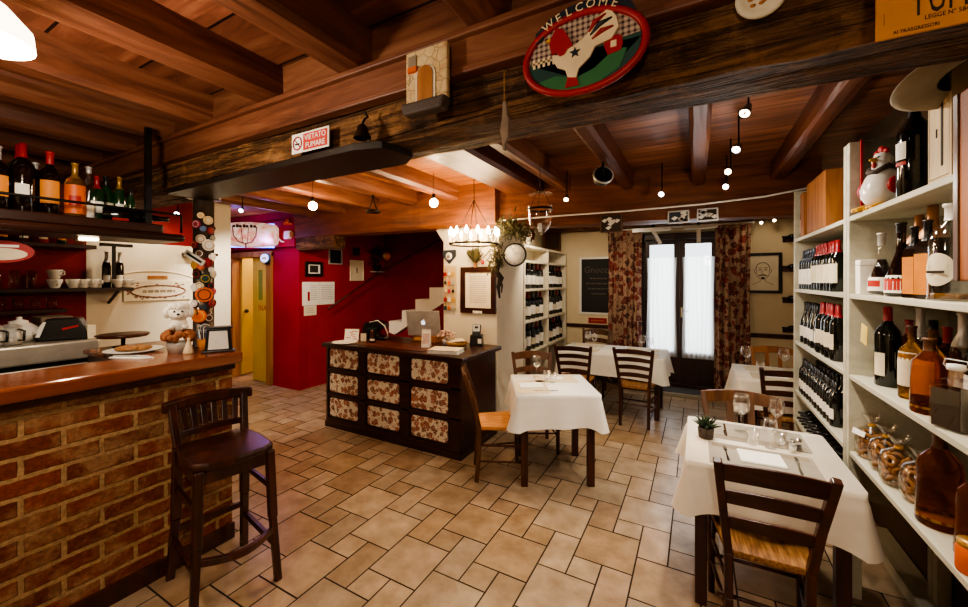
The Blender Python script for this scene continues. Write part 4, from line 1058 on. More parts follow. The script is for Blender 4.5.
picture('framed_picture', 'small black frame with white mount beside the ochre door recess', 'picture', (XR, 4.05, 1.83), R90, .31, .23, .045, M['blackframe'], M['paperw'], inner=(.15, .11, M['ink']))
picture('framed_picture', 'small grey-edged dark picture high on the red wall', 'picture', (XR, 4.46, 2.045), R90, .27, .26, .022, M['silver'], M['blackframe'], inner=(.12, .13, M['navy']))
o = picture('framed_picture', 'cream rectangular print hanging on the red wall by the stairs', 'picture', (XR, 4.92, 1.825), R90, .30, .36, .012, M['paper'], M['paper'], inner=(.03, .09, M['inkg']))
picture('framed_picture', 'reddish plaque with dark round emblem above the cream print', 'picture', (XR, 4.905, 2.155), R90, .27, .26, .012, M['redink'], M['redink'], inner=(.16, .14, M['navy']))
for k, (y, w_) in enumerate(((4.0, .30), (4.30, .29))):
    t = thing('wall_notice', ['white notice with a red bar, pinned next to the second sheet', 'white printed notice sheet, the one closer to the stairs'][k], 'notice', (XR, y, 1.45), R90)
    MB().box(-w_/2, w_/2, -.004, 0, -.18, .18).build('sheet', M['paperw'], t)
    if k == 0: MB().box(-.06, -.02, -.0055, -.004, -.11, .03).build('red_bar', M['redink'], t)
    lines(t, M['inkg'], [.12-.03*i for i in range(8)], -w_/2+.03 if k else .0, w_/2-.03, -.0042, .006, seed=k)
t = thing('wall_notice', 'small cream notice below the two white sheets', 'notice', (XR, 3.99, 1.19), R90); MB().box(-.11, .11, -.004, 0, -.075, .075).build('sheet', M['paper'], t); lines(t, M['inkg'], [.03, 0, -.03], -.07, .07, -.0042, .006)
# wrought ornament with a clown-like orange flower ball on the stair wall
t = thing('wall_flower_basket', 'dark wall basket with dried flowers and an orange bloom by the stairs', 'flower basket', (-5.12, 5.30, 2.08))
b = MB(); r = random.Random(5)
for k in range(70):
    a = r.uniform(0, 2*PI); e = r.uniform(-1.2, 1.4); R_ = r.uniform(.08, .20)
    p = Vector((R_*.5*math.cos(a)*math.cos(e), R_*1.1*math.sin(a)*math.cos(e), R_*.9*math.sin(e)))
    b.bar(p*.6, p*1.3, .02, .008)
b.build('foliage', M['branch'], t)
MB().ball((.10, .16, .02), .075, 12, 8).build('bloom', M['orange'], t)
MB().ball((.10, .10, .02), .045, 10, 8).build('bloom', M['goldp'], t)
MB().lathe([(0,-.26), (.05,-.26), (.09,-.15), (.08,-.15), (0,-.2)], 14).build('holder', M['iron'], t)
MB().box(-.05, .1, -.12, .10, -.28, -.26).build('bracket', M['silver'], t)

# lamp over the corridor door
t = thing('barrel_lamp', 'glowing barrel-shaped lamp with a cup outline over the ochre door', 'lamp', (-5.82, 3.42, 2.33), math.radians(38))
pr_ = [(0, -.36), (.14, -.36), (.155, -.345), (.18, -.18), (.19, 0), (.18, .18), (.155, .345), (.14, .36), (0, .36)]
b = MB(); b.T = RY(PI/2); b.lathe(pr_, 28); b.build('shade', M['neon'], t)
b = MB(); pts = [(-.16, -.192, .10), (-.15, -.190, -.03), (-.09, -.172, -.12), (0, -.158, -.145), (.09, -.172, -.12), (.15, -.190, -.03), (.16, -.192, .10)]
b.tube(pts, .008, 8); b.tube([(-.05, -.19, .09), (-.03, -.175, -.14)], .005); b.tube([(.05, -.19, .09), (.03, -.175, -.14)], .005); b.tube([(0, -.158, -.145), (0, -.15, -.21)], .010, 8); b.build('cup_outline', plain('brown_tube', '#7a4a38', .5), t)
b = MB()
for k, x in enumerate((-.145, -.10, -.06, -.01, .03, .085, .13)): b.box(x-.016, x+.016, -.194, -.180, .085, .085+.035+.008*(k % 2))
b.build('dark_print', M['ink'], t)
MB().tube([(-.38, -.12, -.12), (-.41, -.10, 0), (-.38, -.08, .13), (-.32, -.05, .17)], .012, 8).build('blue_tube', M['neonb'], t)
MB().tube([(-.33, .08, .17), (.30, .08, .17)], .012, 8).build('blue_tube', M['neonb'], t)
MB().tube([(-.33, .08, -.17), (.30, .08, -.17)], .012, 8).build('blue_tube', M['neonb'], t)
MB().box(-.2, .2, .09, .20, -.05, .05).build('wall_mount', M['silver'], t)
MB().tube([(.36, .02, -.02), (.42, .04, -.09), (.52, .02, -.10), (.58, .0, -.02)], .012, 8).build('cable', M['ceram'], t)
t = thing('socket_box', 'white socket box on the red wall beside the glowing barrel lamp', 'socket box', (-5.35, 3.72, 2.33)); MB().box(-.06, .06, -.05, 0, -.06, .06).build('box', M['ceram'], t, bevel=.008); MB().box(.06, .10, -.035, 0, -.035, .04).build('plug', M['crate'], t)
t = thing('alarm_siren', 'small orange alarm beacon above the white socket box', 'beacon', (-5.37, 3.70, 2.505)); MB().lathe([(0,0), (.05,0), (.05,.01), (.035,.015), (.03,.06), (0,.07)], 14).build('dome', M['orange'], t); MB().box(-.05, .09, -.03, .018, -.02, 0).build('bracket', M['orange'], t)
t = thing('oval_door_sign', 'white oval enamel sign fixed over the ochre door frame', 'sign', (-5.90, 3.70, 2.0)); ov = [(.115*math.cos(2*PI*k/28), .075*math.sin(2*PI*k/28)) for k in range(28)]
MB().prism(ov, -.015, .0, XZ).build('plate', M['blue'], t); MB().prism([(x*.88, z*.86) for x, z in ov], -.02, -.015, XZ).build('face', emit('self_glowing_oval_face', '#f0f2ff', .8), t); MB().box(-.05, .05, -.0215, -.02, -.012, .012).build('print', M['inkg'], t); MB().box(-.02, .02, 0, .06, -.10, .05).build('mount', M['black'], t)  # white face given a faint glow in its material, though no lamp
picture('framed_picture', 'tall pale framed panel hanging on the yellow corridor wall', 'picture', (-7.40+.02, 4.72, 1.62), R90, .36, .62, .03, M['brown'], M['paper'], inner=(.28, .1, M['inkg'])).location = (-6.98, 5.29, 1.56)
# keys hanging on the white wall end
t = thing('key_hook', 'black iron key hook on the white wall by the door recess', 'key hook', (-5.29, 2.62, 2.36)); MB().tube([(0,0,.10), (0,0,.02), (.02,.02,-.02), (.02,-.01,-.04)], .008).build('hook', M['iron'], t); MB().tube([(.02+.03*math.cos(2*PI*k/12)*.3, .035*math.cos(2*PI*k/12), -.06+.035*math.sin(2*PI*k/12)) for k in range(12)], .007, 6, True).build('ring', M['iron'], t)
# decorated wooden sign on the white wall
t = thing('wall_plaque', 'cream plaque with painted border and oval on the white bar wall', 'plaque', (-5.299, 2.09, 1.535), R90)
MB().box(-.31, .31, -.018, 0, -.105, .115).build('board', M['labelc'], t, bevel=.005)
ov = [(.25*math.cos(2*PI*k/36), -.0195, .065*math.sin(2*PI*k/36)) for k in range(36)]
MB().tube(ov, .008, 6, True).build('oval_line', plain('rose_brown_paint', '#7c5546', .7), t)
r = random.Random(4); fm = plain('faded_flower_paint', '#8c6456', .8)
for k in range(30):
    x = r.uniform(-.29, .29); z = r.choice([-1, 1])*r.uniform(.055, .09) if abs(x) < .24 else r.uniform(-.08, .08)
    MB().ball((x, -.019, z), (r.uniform(.008, .018), .003, r.uniform(.006, .014)), 8, 4).build('painted_flower', fm, t)
lines(t, M['inkg'], [.0], -.15, .15, -.0185, .03, seed=3)
t = thing('wall_plaque', 'narrow brown label plaque above the cream painted plaque', 'plaque', (-5.299, 2.08, 1.69), R90); MB().box(-.09, .09, -.01, 0, -.018, .018).build('board', M['crate'], t)

# back wall: chalkboard, red sign, portrait
t = picture('chalkboard', 'black chalkboard with white frame and chalk writing beside the curtain', 'chalkboard', (-1.38, 6.598, 1.565), 0, .74, .96, .035, M['ceram'], M['slate'])
text('Gnocchi', .15, M['chalk'], t, TR(-.05, -.011, .26) @ FRONT, shear=.2)
for k, wd_ in enumerate((.30, .42, .36, .24)):
    lines(t, M['chalk'], [.12-.085*k], -.05-wd_/2, -.05+wd_/2, -.011, .022, 'chalk_text', seed=10+k)
t = thing('red_sign', 'small red sign under the chalkboard', 'sign', (-1.45, 6.598, .985)); MB().box(-.15, .15, -.012, 0, -.045, .045).build('plate', M['redink'], t); lines(t, M['labelo'], [.0], -.11, .11, -.0122, .012)
t = picture('portrait_frame', 'black framed line drawing of a moustached man by the curtain', 'picture', (.80, 6.598, 1.755), 0, .43, .56, .04, M['blackframe'], M['paper'])
b = MB(); y = -.0115
def ell(cx, cz, rx, rz, n=24, a0=0, a1=2*PI): return [(cx+rx*math.cos(a0+(a1-a0)*k/n), y, cz+rz*math.sin(a0+(a1-a0)*k/n)) for k in range(n+1)]
b.tube(ell(0, .02, .075, .105, 24, PI*1.05, PI*1.95), .003, 5); b.tube(ell(0, .06, .078, .085, 20, 0, PI), .005, 5)
for s in (-1, 1):
    b.tube(ell(s*.032, .045, .014, .007), .003, 5); b.tube(ell(s*.034, .066, .02, .008, 10, 0.2, PI-.2), .004, 5); b.tube(ell(s*.085, .03, .012, .025), .003, 5)
    b.tube([(s*.02, y, -.085), (s*.03, y, -.115), (s*.12, y, -.16)], .003, 5)
b.tube([(0, y, .04), (-.012, y, .0), (.008, y, -.005)], .003, 5)
b.build('sketch_lines', M['inkg'], t)
b = MB().prism([(-.05,-.03), (0,-.015), (.05,-.03), (.045,-.042), (0,-.03), (-.045,-.042)], -.0135, -.011, XZ); b.prism([(-.02,-.055), (.02,-.055), (.018,-.085), (-.018,-.085)], -.013, -.011, XZ); b.build('moustache', M['ink'], t)
for k, z in enumerate((2.20, 1.80, 1.38, .98)):
    t = thing('bottle_holder', ['black wall bottle holder, topmost of four by the portrait', 'black wall bottle holder, second from the top by the portrait', 'black wall bottle holder, third from the top by the portrait', 'black wall bottle holder, lowest of four by the portrait'][k], 'bottle holder', (1.16, 6.599, z))
    MB().box(-.14, .10, -.012, 0, -.03, .03).build('plate', M['dark'], t); MB().box(-.10, -.08, -.12, -.012, -.02, .0).build('arm', M['dark'], t); MB().box(.04, .06, -.12, -.012, -.02, .0).build('arm', M['dark'], t)
    bottle('wallb', 'dark wine bottle lying in the %s wall holder by the portrait' % ['topmost', 'second', 'third', 'lowest'][k], (1.30, 6.53, z+.0385), 0, BORD, 'bottleg', (.06, .15, 'labelc', 1.9), (.235, 'capk'), rot=(PI/2, 0, -PI/2))

# pillar: framed document, hooks of key rings, shield
t = picture('document_frame', 'dark framed printed document on the white pillar', 'picture', (-2.185, 3.868, 1.545), 0, .46, .53, .062, M['chest'], M['paper'])
lines(t, M['inkg'], [.15-.024*k for k in range(13)], -.11, .11, -.0102, .005, seed=6)
MB().box(-.06, .06, -.026, -.02, -.262, -.235).build('name_tag', M['labelw'], t)
t = thing('shield_plaque', 'dark shield plaque with a white round emblem on the pillar', 'plaque', (-2.575, 3.868, 1.94)); MB().prism([(-.09,.075), (.09,.075), (.09,0), (0,-.09), (-.09,0)], -.018, 0, XZ).build('shield', M['navy'], t, bevel=.003)
b = MB(); b.T = RX(PI/2); b.lathe([(0,.018), (.045,.018), (.045,.024), (0,.024)], 20); b.build('emblem', M['ceram'], t); b = MB(); b.T = RX(PI/2); b.lathe([(0,.024), (.02,.024), (.02,.027), (0,.027)], 16); b.build('emblem_centre', M['inkg'], t)
t = thing('key_ring_board', 'narrow board hung with colourful key rings on the pillar', 'key ring board', (-2.565, 3.868, 1.58)); MB().box(-.085, .085, -.015, 0, -.27, .25).build('board', M['cratew'], t)
r = random.Random(8); cm = ['redink', 'ceram', 'goldp', 'dgreen', 'orange', 'silver', 'creamp', 'pinkp', 'ink']
for j in range(5):
    for i in range(3):
        x = -.055+.055*i; z = .21-.10*j; b = MB(); b.tube([(x, -.015, z), (x, -.03, z), (x, -.03, z-.04)], .003, 5); q = r.random()
        if q < .5: b.box(x-.018, x+.018, -.035, -.026, z-.085, z-.04)
        else: b.ball((x, -.03, z-.06), (.018, .008, .022), 8, 6)
        b.build('key_ring', M[cm[(j*3+i) % 9]], t)
# clock on a bracket and dried greenery at the pillar corner
t = thing('station_clock', 'round double-faced clock with black rim on the pillar corner', 'clock', (-1.80, 4.02, 1.945), math.radians(18))
b = MB(); b.T = RX(PI/2); b.lathe([(.115,-.035), (.13,-.035), (.135,0), (.13,.035), (.115,.035), (.115,-.035)], 32); b.build('rim', M['blackframe'], t)
b = MB(); b.T = RX(PI/2); b.lathe([(0,.028), (.116,.028), (.116,-.028), (0,-.028)], 32); b.build('dial', M['paperw'], t)
for k in range(12):
    a = 2*PI*k/12; MB().bar((.09*math.sin(a), -.0295, .09*math.cos(a)), (.105*math.sin(a), -.0295, .105*math.cos(a)), .006, .002).build('hour_mark', M['ink'], t)
b = MB().bar((0,-.031,0), (.045,-.031,.03), .010, .002); b.bar((0,-.032,0), (-.03,-.032,.078), .006, .002); b.build('hands', M['ink'], t)
MB().tube([(-.13,0,.0), (-.17,.03,.0), (-.17,.05,.12), (-.15,.05,.16)], .012).build('bracket', M['iron'], t)
t = thing('dried_garland', 'dried greenery garland with pine twigs around the round clock', 'garland', (-1.84, 3.72, 2.07)); r = random.Random(9); b = MB()
for k in range(800):
    a = r.uniform(0, 1); ang = PI*(0.02+.98*a); c0 = Vector((-.10+.42*a + r.gauss(0, .035), r.gauss(-.02, .04), .05+.09*math.sin(ang)+r.gauss(0, .05)))
    if a < .25: c0.z -= r.uniform(0, .38)
    d = Vector((r.gauss(0, 1), r.gauss(0, .6), r.gauss(-.3, .9))).normalized()*r.uniform(.03, .07); b.bar(c0, c0+d, .012, .003)
b.build('leaves', M['driedleaf'], t)
MB().tube([(-.11,-.03,.05), (-.06,-.04,.12), (.08,-.05,.15), (.24,-.02,.11), (.33,0,.03)], .010).build('twig', M['branch'], t)
t = thing('root_branch', 'dark twisted branch hanging down the pillar corner', 'branch', (-1.925, 3.835, 1.62)); MB().tube([(-.02,0,.34), (.03,-.02,.25), (-.01,-.01,.14), (.05,-.02,.06), (.01,0,-.04), (.03,-.01,-.16)], [.03,.042,.03,.036,.02,.01], 8).build('stem', M['branch'], t); MB().tube([(.03,-.02,.06), (.07,-.03,-.02), (.06,-.02,-.10)], [.018,.012,.006], 8).build('twig', M['branch'], t)

# ------------------------------------------------------------------ things fixed to or hung from the beams
t = thing('welcome_sign', 'oval painted rooster sign reading WELCOME on the big beam', 'sign', (-.300, 1.158, 2.335))
SX, SZ = .178, .115
def uv(l): return [(u*SX, v*SZ) for u, v in l]
ovp = [(math.cos(2*PI*k/48), math.sin(2*PI*k/48)) for k in range(48)]
MB().prism(uv(ovp), -.002, .012, XZ).build('backboard', M['redink'], t)
MB().tube([(u*SX, -.004, v*SZ) for u, v in ovp], .011, 8, True).build('red_rim', M['redink'], t)
n = N('plaid_paint'); v_ = n.coord((1,1,1), rnd=False); xs_, ys_, zs_ = n.sep(v_)[:3]
a_ = n.math('LESS_THAN', n.math('FRACT', n.math('MULTIPLY', xs_, 62.0)), .45); b_ = n.math('LESS_THAN', n.math('FRACT', n.math('MULTIPLY', zs_, 62.0)), .45)
n.set(n.mix(n.math('MULTIPLY', n.math('ADD', a_, b_), .5), '#b9a48e', '#3c1620'), .6); M['plaid'] = n.m
up = [(u*.93, v*.93) for u, v in ovp if v >= -.02]; MB().prism(uv(up), -.005, -.002, XZ).build('plaid_sky', M['plaid'], t)
dn = [(u*.93, v*.93) for u, v in ovp if v <= .02] ; dn = dn + [(.93, .12), (.3, .05), (-.3, -.02), (-.93, .02)]; MB().prism(uv(dn), -.0055, -.002, XZ).build('meadow', M['dgreen'], t)
MB().prism(uv([(-.75,-.52), (-.45,-.45), (-.1,-.62), (.2,-.5), (.55,-.12), (.72,-.2), (.6,-.62), (.3,-.85), (0,-.93), (-.35,-.86), (-.62,-.7)]), -.0065, -.005, XZ).build('field', M['green'], t)
MB().prism(uv([(.36,.0), (.40,.16), (.52,.2), (.64,.14), (.66,-.06), (.62,-.22), (.42,-.26)]), -.008, -.005, XZ).build('barn', M['redink'], t); MB().prism(uv([(.47,-.1), (.56,-.1), (.56,.06), (.47,.06)]), -.009, -.008, XZ).build('barn_window', M['creamp'], t)
b = MB()
for k in range(5): u0 = -.86+.09*k; b.prism(uv([(u0,-.12), (u0+.045,-.12), (u0+.045,.12), (u0,.12)]), -.008, -.005, XZ)
b.prism(uv([(-.88,-.02), (-.44,-.02), (-.44,.03), (-.88,.03)]), -.008, -.005, XZ); b.build('fence', M['creamp'], t)
MB().prism(uv([(-.23,-.55), (-.08,-.62), (-.04,-.84), (-.28,-.84)]), -.010, -.005, XZ).build('rooster_feet', M['redink'], t)
MB().prism(uv([(-.48,.1), (-.49,-.04), (-.41,-.26), (-.27,-.38), (-.23,-.58), (-.08,-.64), (-.04,-.43), (.15,-.2), (.23,.03), (.49,.11), (.60,.35), (.57,.6), (.50,.78), (.41,.86), (.2,.67), (.09,.37), (-.12,.19), (-.23,.16), (-.36,.04)]), -.013, -.005, XZ).build('rooster_body', M['creamp'], t, bevel=.002)
MB().prism(uv([(-.55,.40), (-.50,.58), (-.42,.78), (-.30,.70), (-.22,.49), (-.13,.2), (-.22,.14), (-.28,.02), (-.36,.0), (-.42,.12), (-.50,.1)]), -.016, -.006, XZ).build('rooster_head', M['redink'], t, bevel=.002)
MB().prism(uv([(-.53,.46), (-.62,.5), (-.53,.56)]), -.015, -.006, XZ).build('beak', M['goldp'], t)
for k, (P, m_) in enumerate([([(.13,.42), (.22,.62), (.40,.76)], 'redink'), ([(.15,.33), (.30,.54), (.50,.62)], 'navy'), ([(.18,.22), (.33,.36), (.52,.40)], 'redink')]):
    MB().tube([(u*SX, -.0125, v_2*SZ) for u, v_2 in P], [.003, .008, .003], 8).build('tail_stripe', M[m_], t)
st_ = [(-.10+.10*(1 if k % 2 == 0 else .42)*math.cos(PI/2+PI*k/5), .0+.15*(1 if k % 2 == 0 else .42)*math.sin(PI/2+PI*k/5)) for k in range(10)]
MB().prism(uv(st_), -.015, -.012, XZ).build('star', M['navy'], t)
ban = [(-.80,.50), (-.66,.62), (-.62,.80), (-.3,1.0), (.1,1.06), (.45,.98), (.66,.80), (.72,.60), (.86,.64), (.80,.86), (.62,1.08), (.2,1.26), (-.2,1.24), (-.56,1.06), (-.80,.78)]
MB().prism(uv(ban), -.012, -.003, XZ).build('banner', M['navy'], t)
for ch, (u, v_2, a) in zip('WELCOME', [(-.56,.90,.50), (-.38,1.01,.34), (-.21,1.08,.2), (-.03,1.12,.05), (.16,1.12,-.08), (.36,1.06,-.25), (.54,.95,-.45)]):
    text(ch, .036, M['creamp'], t, TR(u*SX, -.0135, v_2*SZ) @ FRONT @ RZ(a), .001)
t.rotation_euler = (0, math.radians(0), 0)

t = thing('house_plaque', 'ceramic plaque of a little stone house on the big beam', 'plaque', (-.868, 1.168, 2.405))
n = N('painted_stone_front'); v_ = n.coord((1,1,1), rnd=False); d_ = n.voro(v_, 26, 'DISTANCE_TO_EDGE'); e_ = n.noise(v_, 10, 3)
n.set(n.mix(n.math('LESS_THAN', d_, .035), n.ramp(e_, [(.35, '#d7bf94'), (.55, '#c8a978'), (.7, '#b06a48')]), '#9c8058'), .7); n.bump(d_, .3, .01); M['stonefront'] = n.m
MB().box(-.093, .093, -.022, .0, -.11, .105).build('front', M['stonefront'], t, bevel=.006)
arch = [(-.034,-.09)] + [(.034*math.cos(PI-PI*k/10), .0+.036*math.sin(PI-PI*k/10)) for k in range(11)] + [(.034,-.09)]
MB().prism([(x*1.3, z*1.08+.0) for x, z in arch], -.026, -.02, XZ).build('door_surround', M['labelc'], t); MB().prism(arch, -.03, -.025, XZ).build('house_door', M['crate'], t)
MB().box(-.078, -.042, -.026, -.02, .045, .085).build('house_window', M['inkg'], t); MB().box(-.075, -.035, -.035, -.02, .022, .04).build('flower_box', M['orange'], t)
MB().prism([(-.10,-.095), (.10,-.095), (.085,-.14), (-.085,-.14)], -.05, .0, XZ).build('ledge', M['stone'], t, bevel=.01)
t = thing('round_plaque', 'round cream plaque with brown pattern on the big beam', 'plaque', (.143, 1.222, 2.385)); b = MB(); b.T = RX(PI/2); b.lathe([(0,0), (.05,0), (.056,.008), (.05,.014), (.04,.010), (0,.010)], 28); b.build('disc', M['labelc'], t)
b = MB(); r = random.Random(3)
for k in range(12): a = r.uniform(0, 6.3); q = r.uniform(0, .03); b.ball((q*math.cos(a), -.0105, q*math.sin(a)), (.007, .003, .005), 8, 4)
b.build('pattern', M['crate'], t)
t = thing('hanging_driftwood', 'weathered wood sliver hanging on a cord from the big beam', 'hanging ornament', (-.555, 1.160, 2.36)); MB().tube([(0,.02,.0), (-.002,0,-.02), (-.001,0,-.13)], .003, 6).build('cord', M['basket'], t)
MB().prism([(-.006,-.11), (.006,-.115), (.010,-.16), (.016,-.17), (.014,-.235), (.004,-.25), (.002,-.275), (-.006,-.275), (-.010,-.235), (-.016,-.21), (-.008,-.16)], -.006, .006, XZ).build('wood_sliver', plain('weathered_wood', '#7d6a58', .85, var=.3), t, bevel=.002)
t = thing('beam_bell', 'small dark bell hanging on the big beam beside the no smoking sign', 'bell', (-1.215, 1.175, 2.245)); MB().lathe([(.036,0), (.034,.01), (.024,.03), (.02,.05), (.008,.06), (0,.062)], 18).build('bell_body', plain('old_bronze', '#3a2c1a', .45, .7), t); MB().tube([(0,0,.06), (0,.012,.085), (0,.03,.10), (0,.01,.115)], .005).build('hook', M['iron'], t)
t = thing('no_smoking_sign', 'red and white sign reading VIETATO FUMARE on the big beam', 'sign', (-1.575, 1.205, 2.305)); MB().box(-.128, .128, -.006, .0, -.045, .047).build('plate', M['paperw'], t)
MB().box(-.045, .120, -.0075, -.006, -.037, .039).build('red_field', plain('signal_red', '#c23a2c', .5), t)
text('VIETATO', .036, M['paperw'], t, TR(.038, -.0078, .018) @ FRONT, .0004); text('FUMARE', .036, M['paperw'], t, TR(.038, -.0078, -.018) @ FRONT, .0004)
b = MB(); b.tube([(-.086+.030*math.cos(2*PI*k/24), -.0075, .001+.030*math.sin(2*PI*k/24)) for k in range(24)], .0035, 6, True); b.bar((-.107,-.0085,.022), (-.065,-.0085,-.020), .006, .002); b.build('ban_ring', M['redink'], t)
b = MB().box(-.106, -.072, -.0075, -.006, -.006, .002); b.build('cigarette', M['ink'], t)
t = thing('warning_sign', 'orange-yellow sign with bold FUMARE lettering on the big beam', 'sign', (.488, 1.165, 2.292)); MB().box(-.144, .15, -.006, 0, -.11, .11).build('plate', M['yellowp'], t)
text('FUMARE', .10, M['ink'], t, TR(-.084, -.0068, -.045) @ FRONT, .0004, align='LEFT', sx=.40); text('VIETATO', .088, M['ink'], t, TR(-.084, -.0068, .055) @ FRONT, .0004, align='LEFT', sx=.36)
text('LEGGE N\u00b0 584', .013, M['ink'], t, TR(-.070, -.0068, -.083) @ FRONT, .0003, align='LEFT', sx=.8); text('AI TRASGRESSORI', .011, M['ink'], t, TR(-.118, -.0068, -.101) @ FRONT, .0003, align='LEFT', sx=.8); MB().box(-.132, -.1315, -.0068, -.006, -.08, -.055).build('fine_print', M['ink'], t)
t = thing('felt_hat', 'wide-brimmed grey felt hat hanging behind the big beam', 'hat', (.735, 1.72, 2.285))
b = MB(); b.T = RX(math.radians(-14)) @ RY(math.radians(-10))
b.lathe([(.085,0), (.10,-.004), (.16,-.012), (.185,.006), (.187,.01), (.16,-.006), (.10,.004), (.085,.02), (.078,.10), (.05,.12), (0,.115)], 36); b.build('brim', M['felt'], t)
b = MB(); b.T = RX(math.radians(-14)) @ RY(math.radians(-10)); b.lathe([(.083,-.001), (.078,.07), (0,.075)], 28); b.build('lining', M['feltd'], t)
MB().tube([(.03,.06,.10), (.03,.05,.16), (.05,.02,.20), (.05,-.13,.22)], .003).build('hook', M['silver'], t)

t = thing('bell_jar_lantern', 'clear glass bell jar lantern hanging before the bookcase', 'lantern', (-1.12, 3.0, 2.02))
MB().lathe([(0,.0), (.02,.003), (.018,.015), (.05,.035), (.085,.09), (.095,.17), (.095,.235), (.108,.24)], 28).build('jar', M['glass'], t)
MB().lathe([(.098,.205), (.102,.205), (.102,.222), (.098,.222), (.098,.205)], 28).build('rim_band', M['iron'], t)
MB().lathe([(.105,.335), (.09,.345), (.03,.36), (0,.365)], 28).build('smoke_cap', M['glass'], t)
for k in range(3):
    a = 2*PI*k/3; MB().tube([(.1*math.cos(a), .1*math.sin(a), .215), (.012*math.cos(a), .012*math.sin(a), .40)], .002, 6).build('chain', M['iron'], t)
MB().tube([(0,0,.39), (0,0,.70)], .003, 6).build('chain', M['iron'], t); MB().lathe([(0,.03), (.016,.03), (.016,.10), (0,.10)], 12).build('candle', M['ceram'], t)

ch = thing('candle_chandelier', 'lit chandelier ring of candle bulbs in front of the white pillar', 'chandelier', (-2.03, 3.50, 2.03))
MB().tube([(.25*math.cos(2*PI*k/32), .25*math.sin(2*PI*k/32), 0) for k in range(32)], .010, 8, True).build('ring', M['iron'], ch)
for k in range(14):
    a = 2*PI*k/14; x, y = .25*math.cos(a), .25*math.sin(a); ar = MB().lathe([(0,0), (.022,.0), (.026,.012), (.010,.014), (.010,.085), (0,.085)], 12, c=(x, y, .005)).build('candle', M['labelc'], ch)
    MB().lathe([(.008,.09), (.016,.11), (.014,.13), (.004,.16), (0,.165)], 12, c=(x, y, .002)).build('bulb', M['bulbc'], ar)
for k in range(4):
    a = 2*PI*k/4+.3; MB().tube([(.25*math.cos(a), .25*math.sin(a), 0), (.02*math.cos(a), .02*math.sin(a), .42), (0,0,.46)], .004, 6).build('chain', M['iron'], ch)
MB().tube([(0,0,.45), (0,0,.69)], .004, 6).build('stem', M['iron'], ch)
t = thing('dried_bouquet', 'dried flower bunch hung on the pillar over the framed document', 'dried flowers', (-2.20, 3.82, 1.90)); r = random.Random(11); b = MB()
for k in range(150):
    d = Vector((r.gauss(0, .45), r.gauss(0, .25), 1)).normalized(); L = r.uniform(.06, .20); b.bar(Vector((0,0,-.06)) + d*L*.3, Vector((0,0,-.06)) + d*L, .012, .003)
b.build('stems', M['driedleaf'], t); MB().ball((.10, -.01, -.04), (.022, .015, .028), 10, 8).build('red_bell', M['redink'], t); MB().lathe([(.016,-.10), (.010,-.04), (.016,-.03)], 8).build('tie', M['crate'], t)

# lamps
for k, (p, s_) in enumerate([((-3.46, 2.67, 2.42), 'hanging bare bulb over the way to the ochre door'), ((-2.28, 3.14, 2.42), 'hanging bare bulb between the desk and the chandelier')]):
    t = thing('bare_bulb', 'glowing ' + s_, 'light bulb', p); MB().ball((0, 0, 0), .042, 16, 12).build('bulb', M['bulb'], t); MB().lathe([(0,.04), (.018,.04), (.018,.09), (0,.09)], 12).build('socket', M['black'], t); MB().tube([(0,0,.09), (0,0,.31)], .003, 6).build('cord', M['black'], t)
pd = thing('opal_pendant', 'glowing opal glass pendant over the bar near the joists', 'pendant lamp', (-1.78, .27, 2.36)); MB().lathe([(.12,-.02), (.115,.03), (.07,.085), (.03,.10), (0,.10)], 28).build('shade', M['shade'], pd); MB().tube([(0,0,.10), (0,0,.36)], .006).build('stem', M['iron'], pd)
pd_fill = copy_tree(pd); pd_fill.location = (0.3, -1.4, 2.36); pd_fill['label'] = 'added opal glass pendant behind the camera, giving fill light to the front room'  # added pendant, unseen behind the camera, to light the front room
def spotlamp(label, loc, tgt, em, top=2.72, r=.026):
    t = thing('ceiling_spotlight', label, 'spotlight', loc); d = (Vector(tgt)-Vector(loc)).normalized(); q = d.to_track_quat('Z', 'Y').to_matrix().to_4x4()
    b = MB(); b.T = q; b.lathe([(0,-.07), (r*.6,-.07), (r,-.01), (r*1.02,.0), (r*.9,.0), (r*.5,-.05), (0,-.05)], 18); b.build('housing', M['black'], t)
    b = MB(); b.T = q; b.lathe([(0,-.012), (r*.9,-.006)], 18); b.build('lamp_face', em, t)
    MB().tube([(0,0,-.0) , (-d.x*.07, -d.y*.07, .05), (-d.x*.07, -d.y*.07, top-loc[2])], .005, 6).build('stem', M['iron'], t); return t
spotlamp('small cool spotlight over the table with the succulent, closest to the big beam', (.19, 1.75, 2.50), (.1, 2.2, 0), M['spotc'])
spotlamp('small warm spotlight, second from the big beam in the ceiling line', (.20, 2.25, 2.46), (-.3, 1.2, 1.2), M['spotw'])
spotlamp('small cool spotlight, third from the big beam in the ceiling line', (.21, 2.85, 2.46), (-.4, 1.2, 1.0), M['spotc'])
spotlamp('small warm spotlight, fourth from the big beam in the ceiling line', (.20, 3.40, 2.46), (-.6, 1.2, 1.4), M['spotw'])
spotlamp('small cool spotlight, last of the ceiling line before the crossing beam', (.21, 3.84, 2.44), (-.3, 1.2, 1.0), M['spotc'])
spotlamp('cool spotlight alone between two joists before the crossing beam', (-.28, 3.80, 2.42), (-.4, 1.0, 1.0), M['spotc'])
spotlamp('warm spotlight near the bell jar lantern', (-1.09, 3.62, 2.42), (-.8, 1.4, .6), M['spotw'])
spotlamp('warm spotlight above the bookcase corner', (-1.60, 4.70, 2.36), (-1.2, 3.0, 1.0), M['spotw'])
spotlamp('cool spotlight over the corridor door near the barrel lamp', (-4.40, 2.48, 2.42), (-3.0, 1.0, 1.2), M['spotc'])
spotlamp('cool spotlight by the pole over the bar back wall', (-4.85, 2.07, 2.36), (-3.2, 1.0, 1.2), M['spotc'])
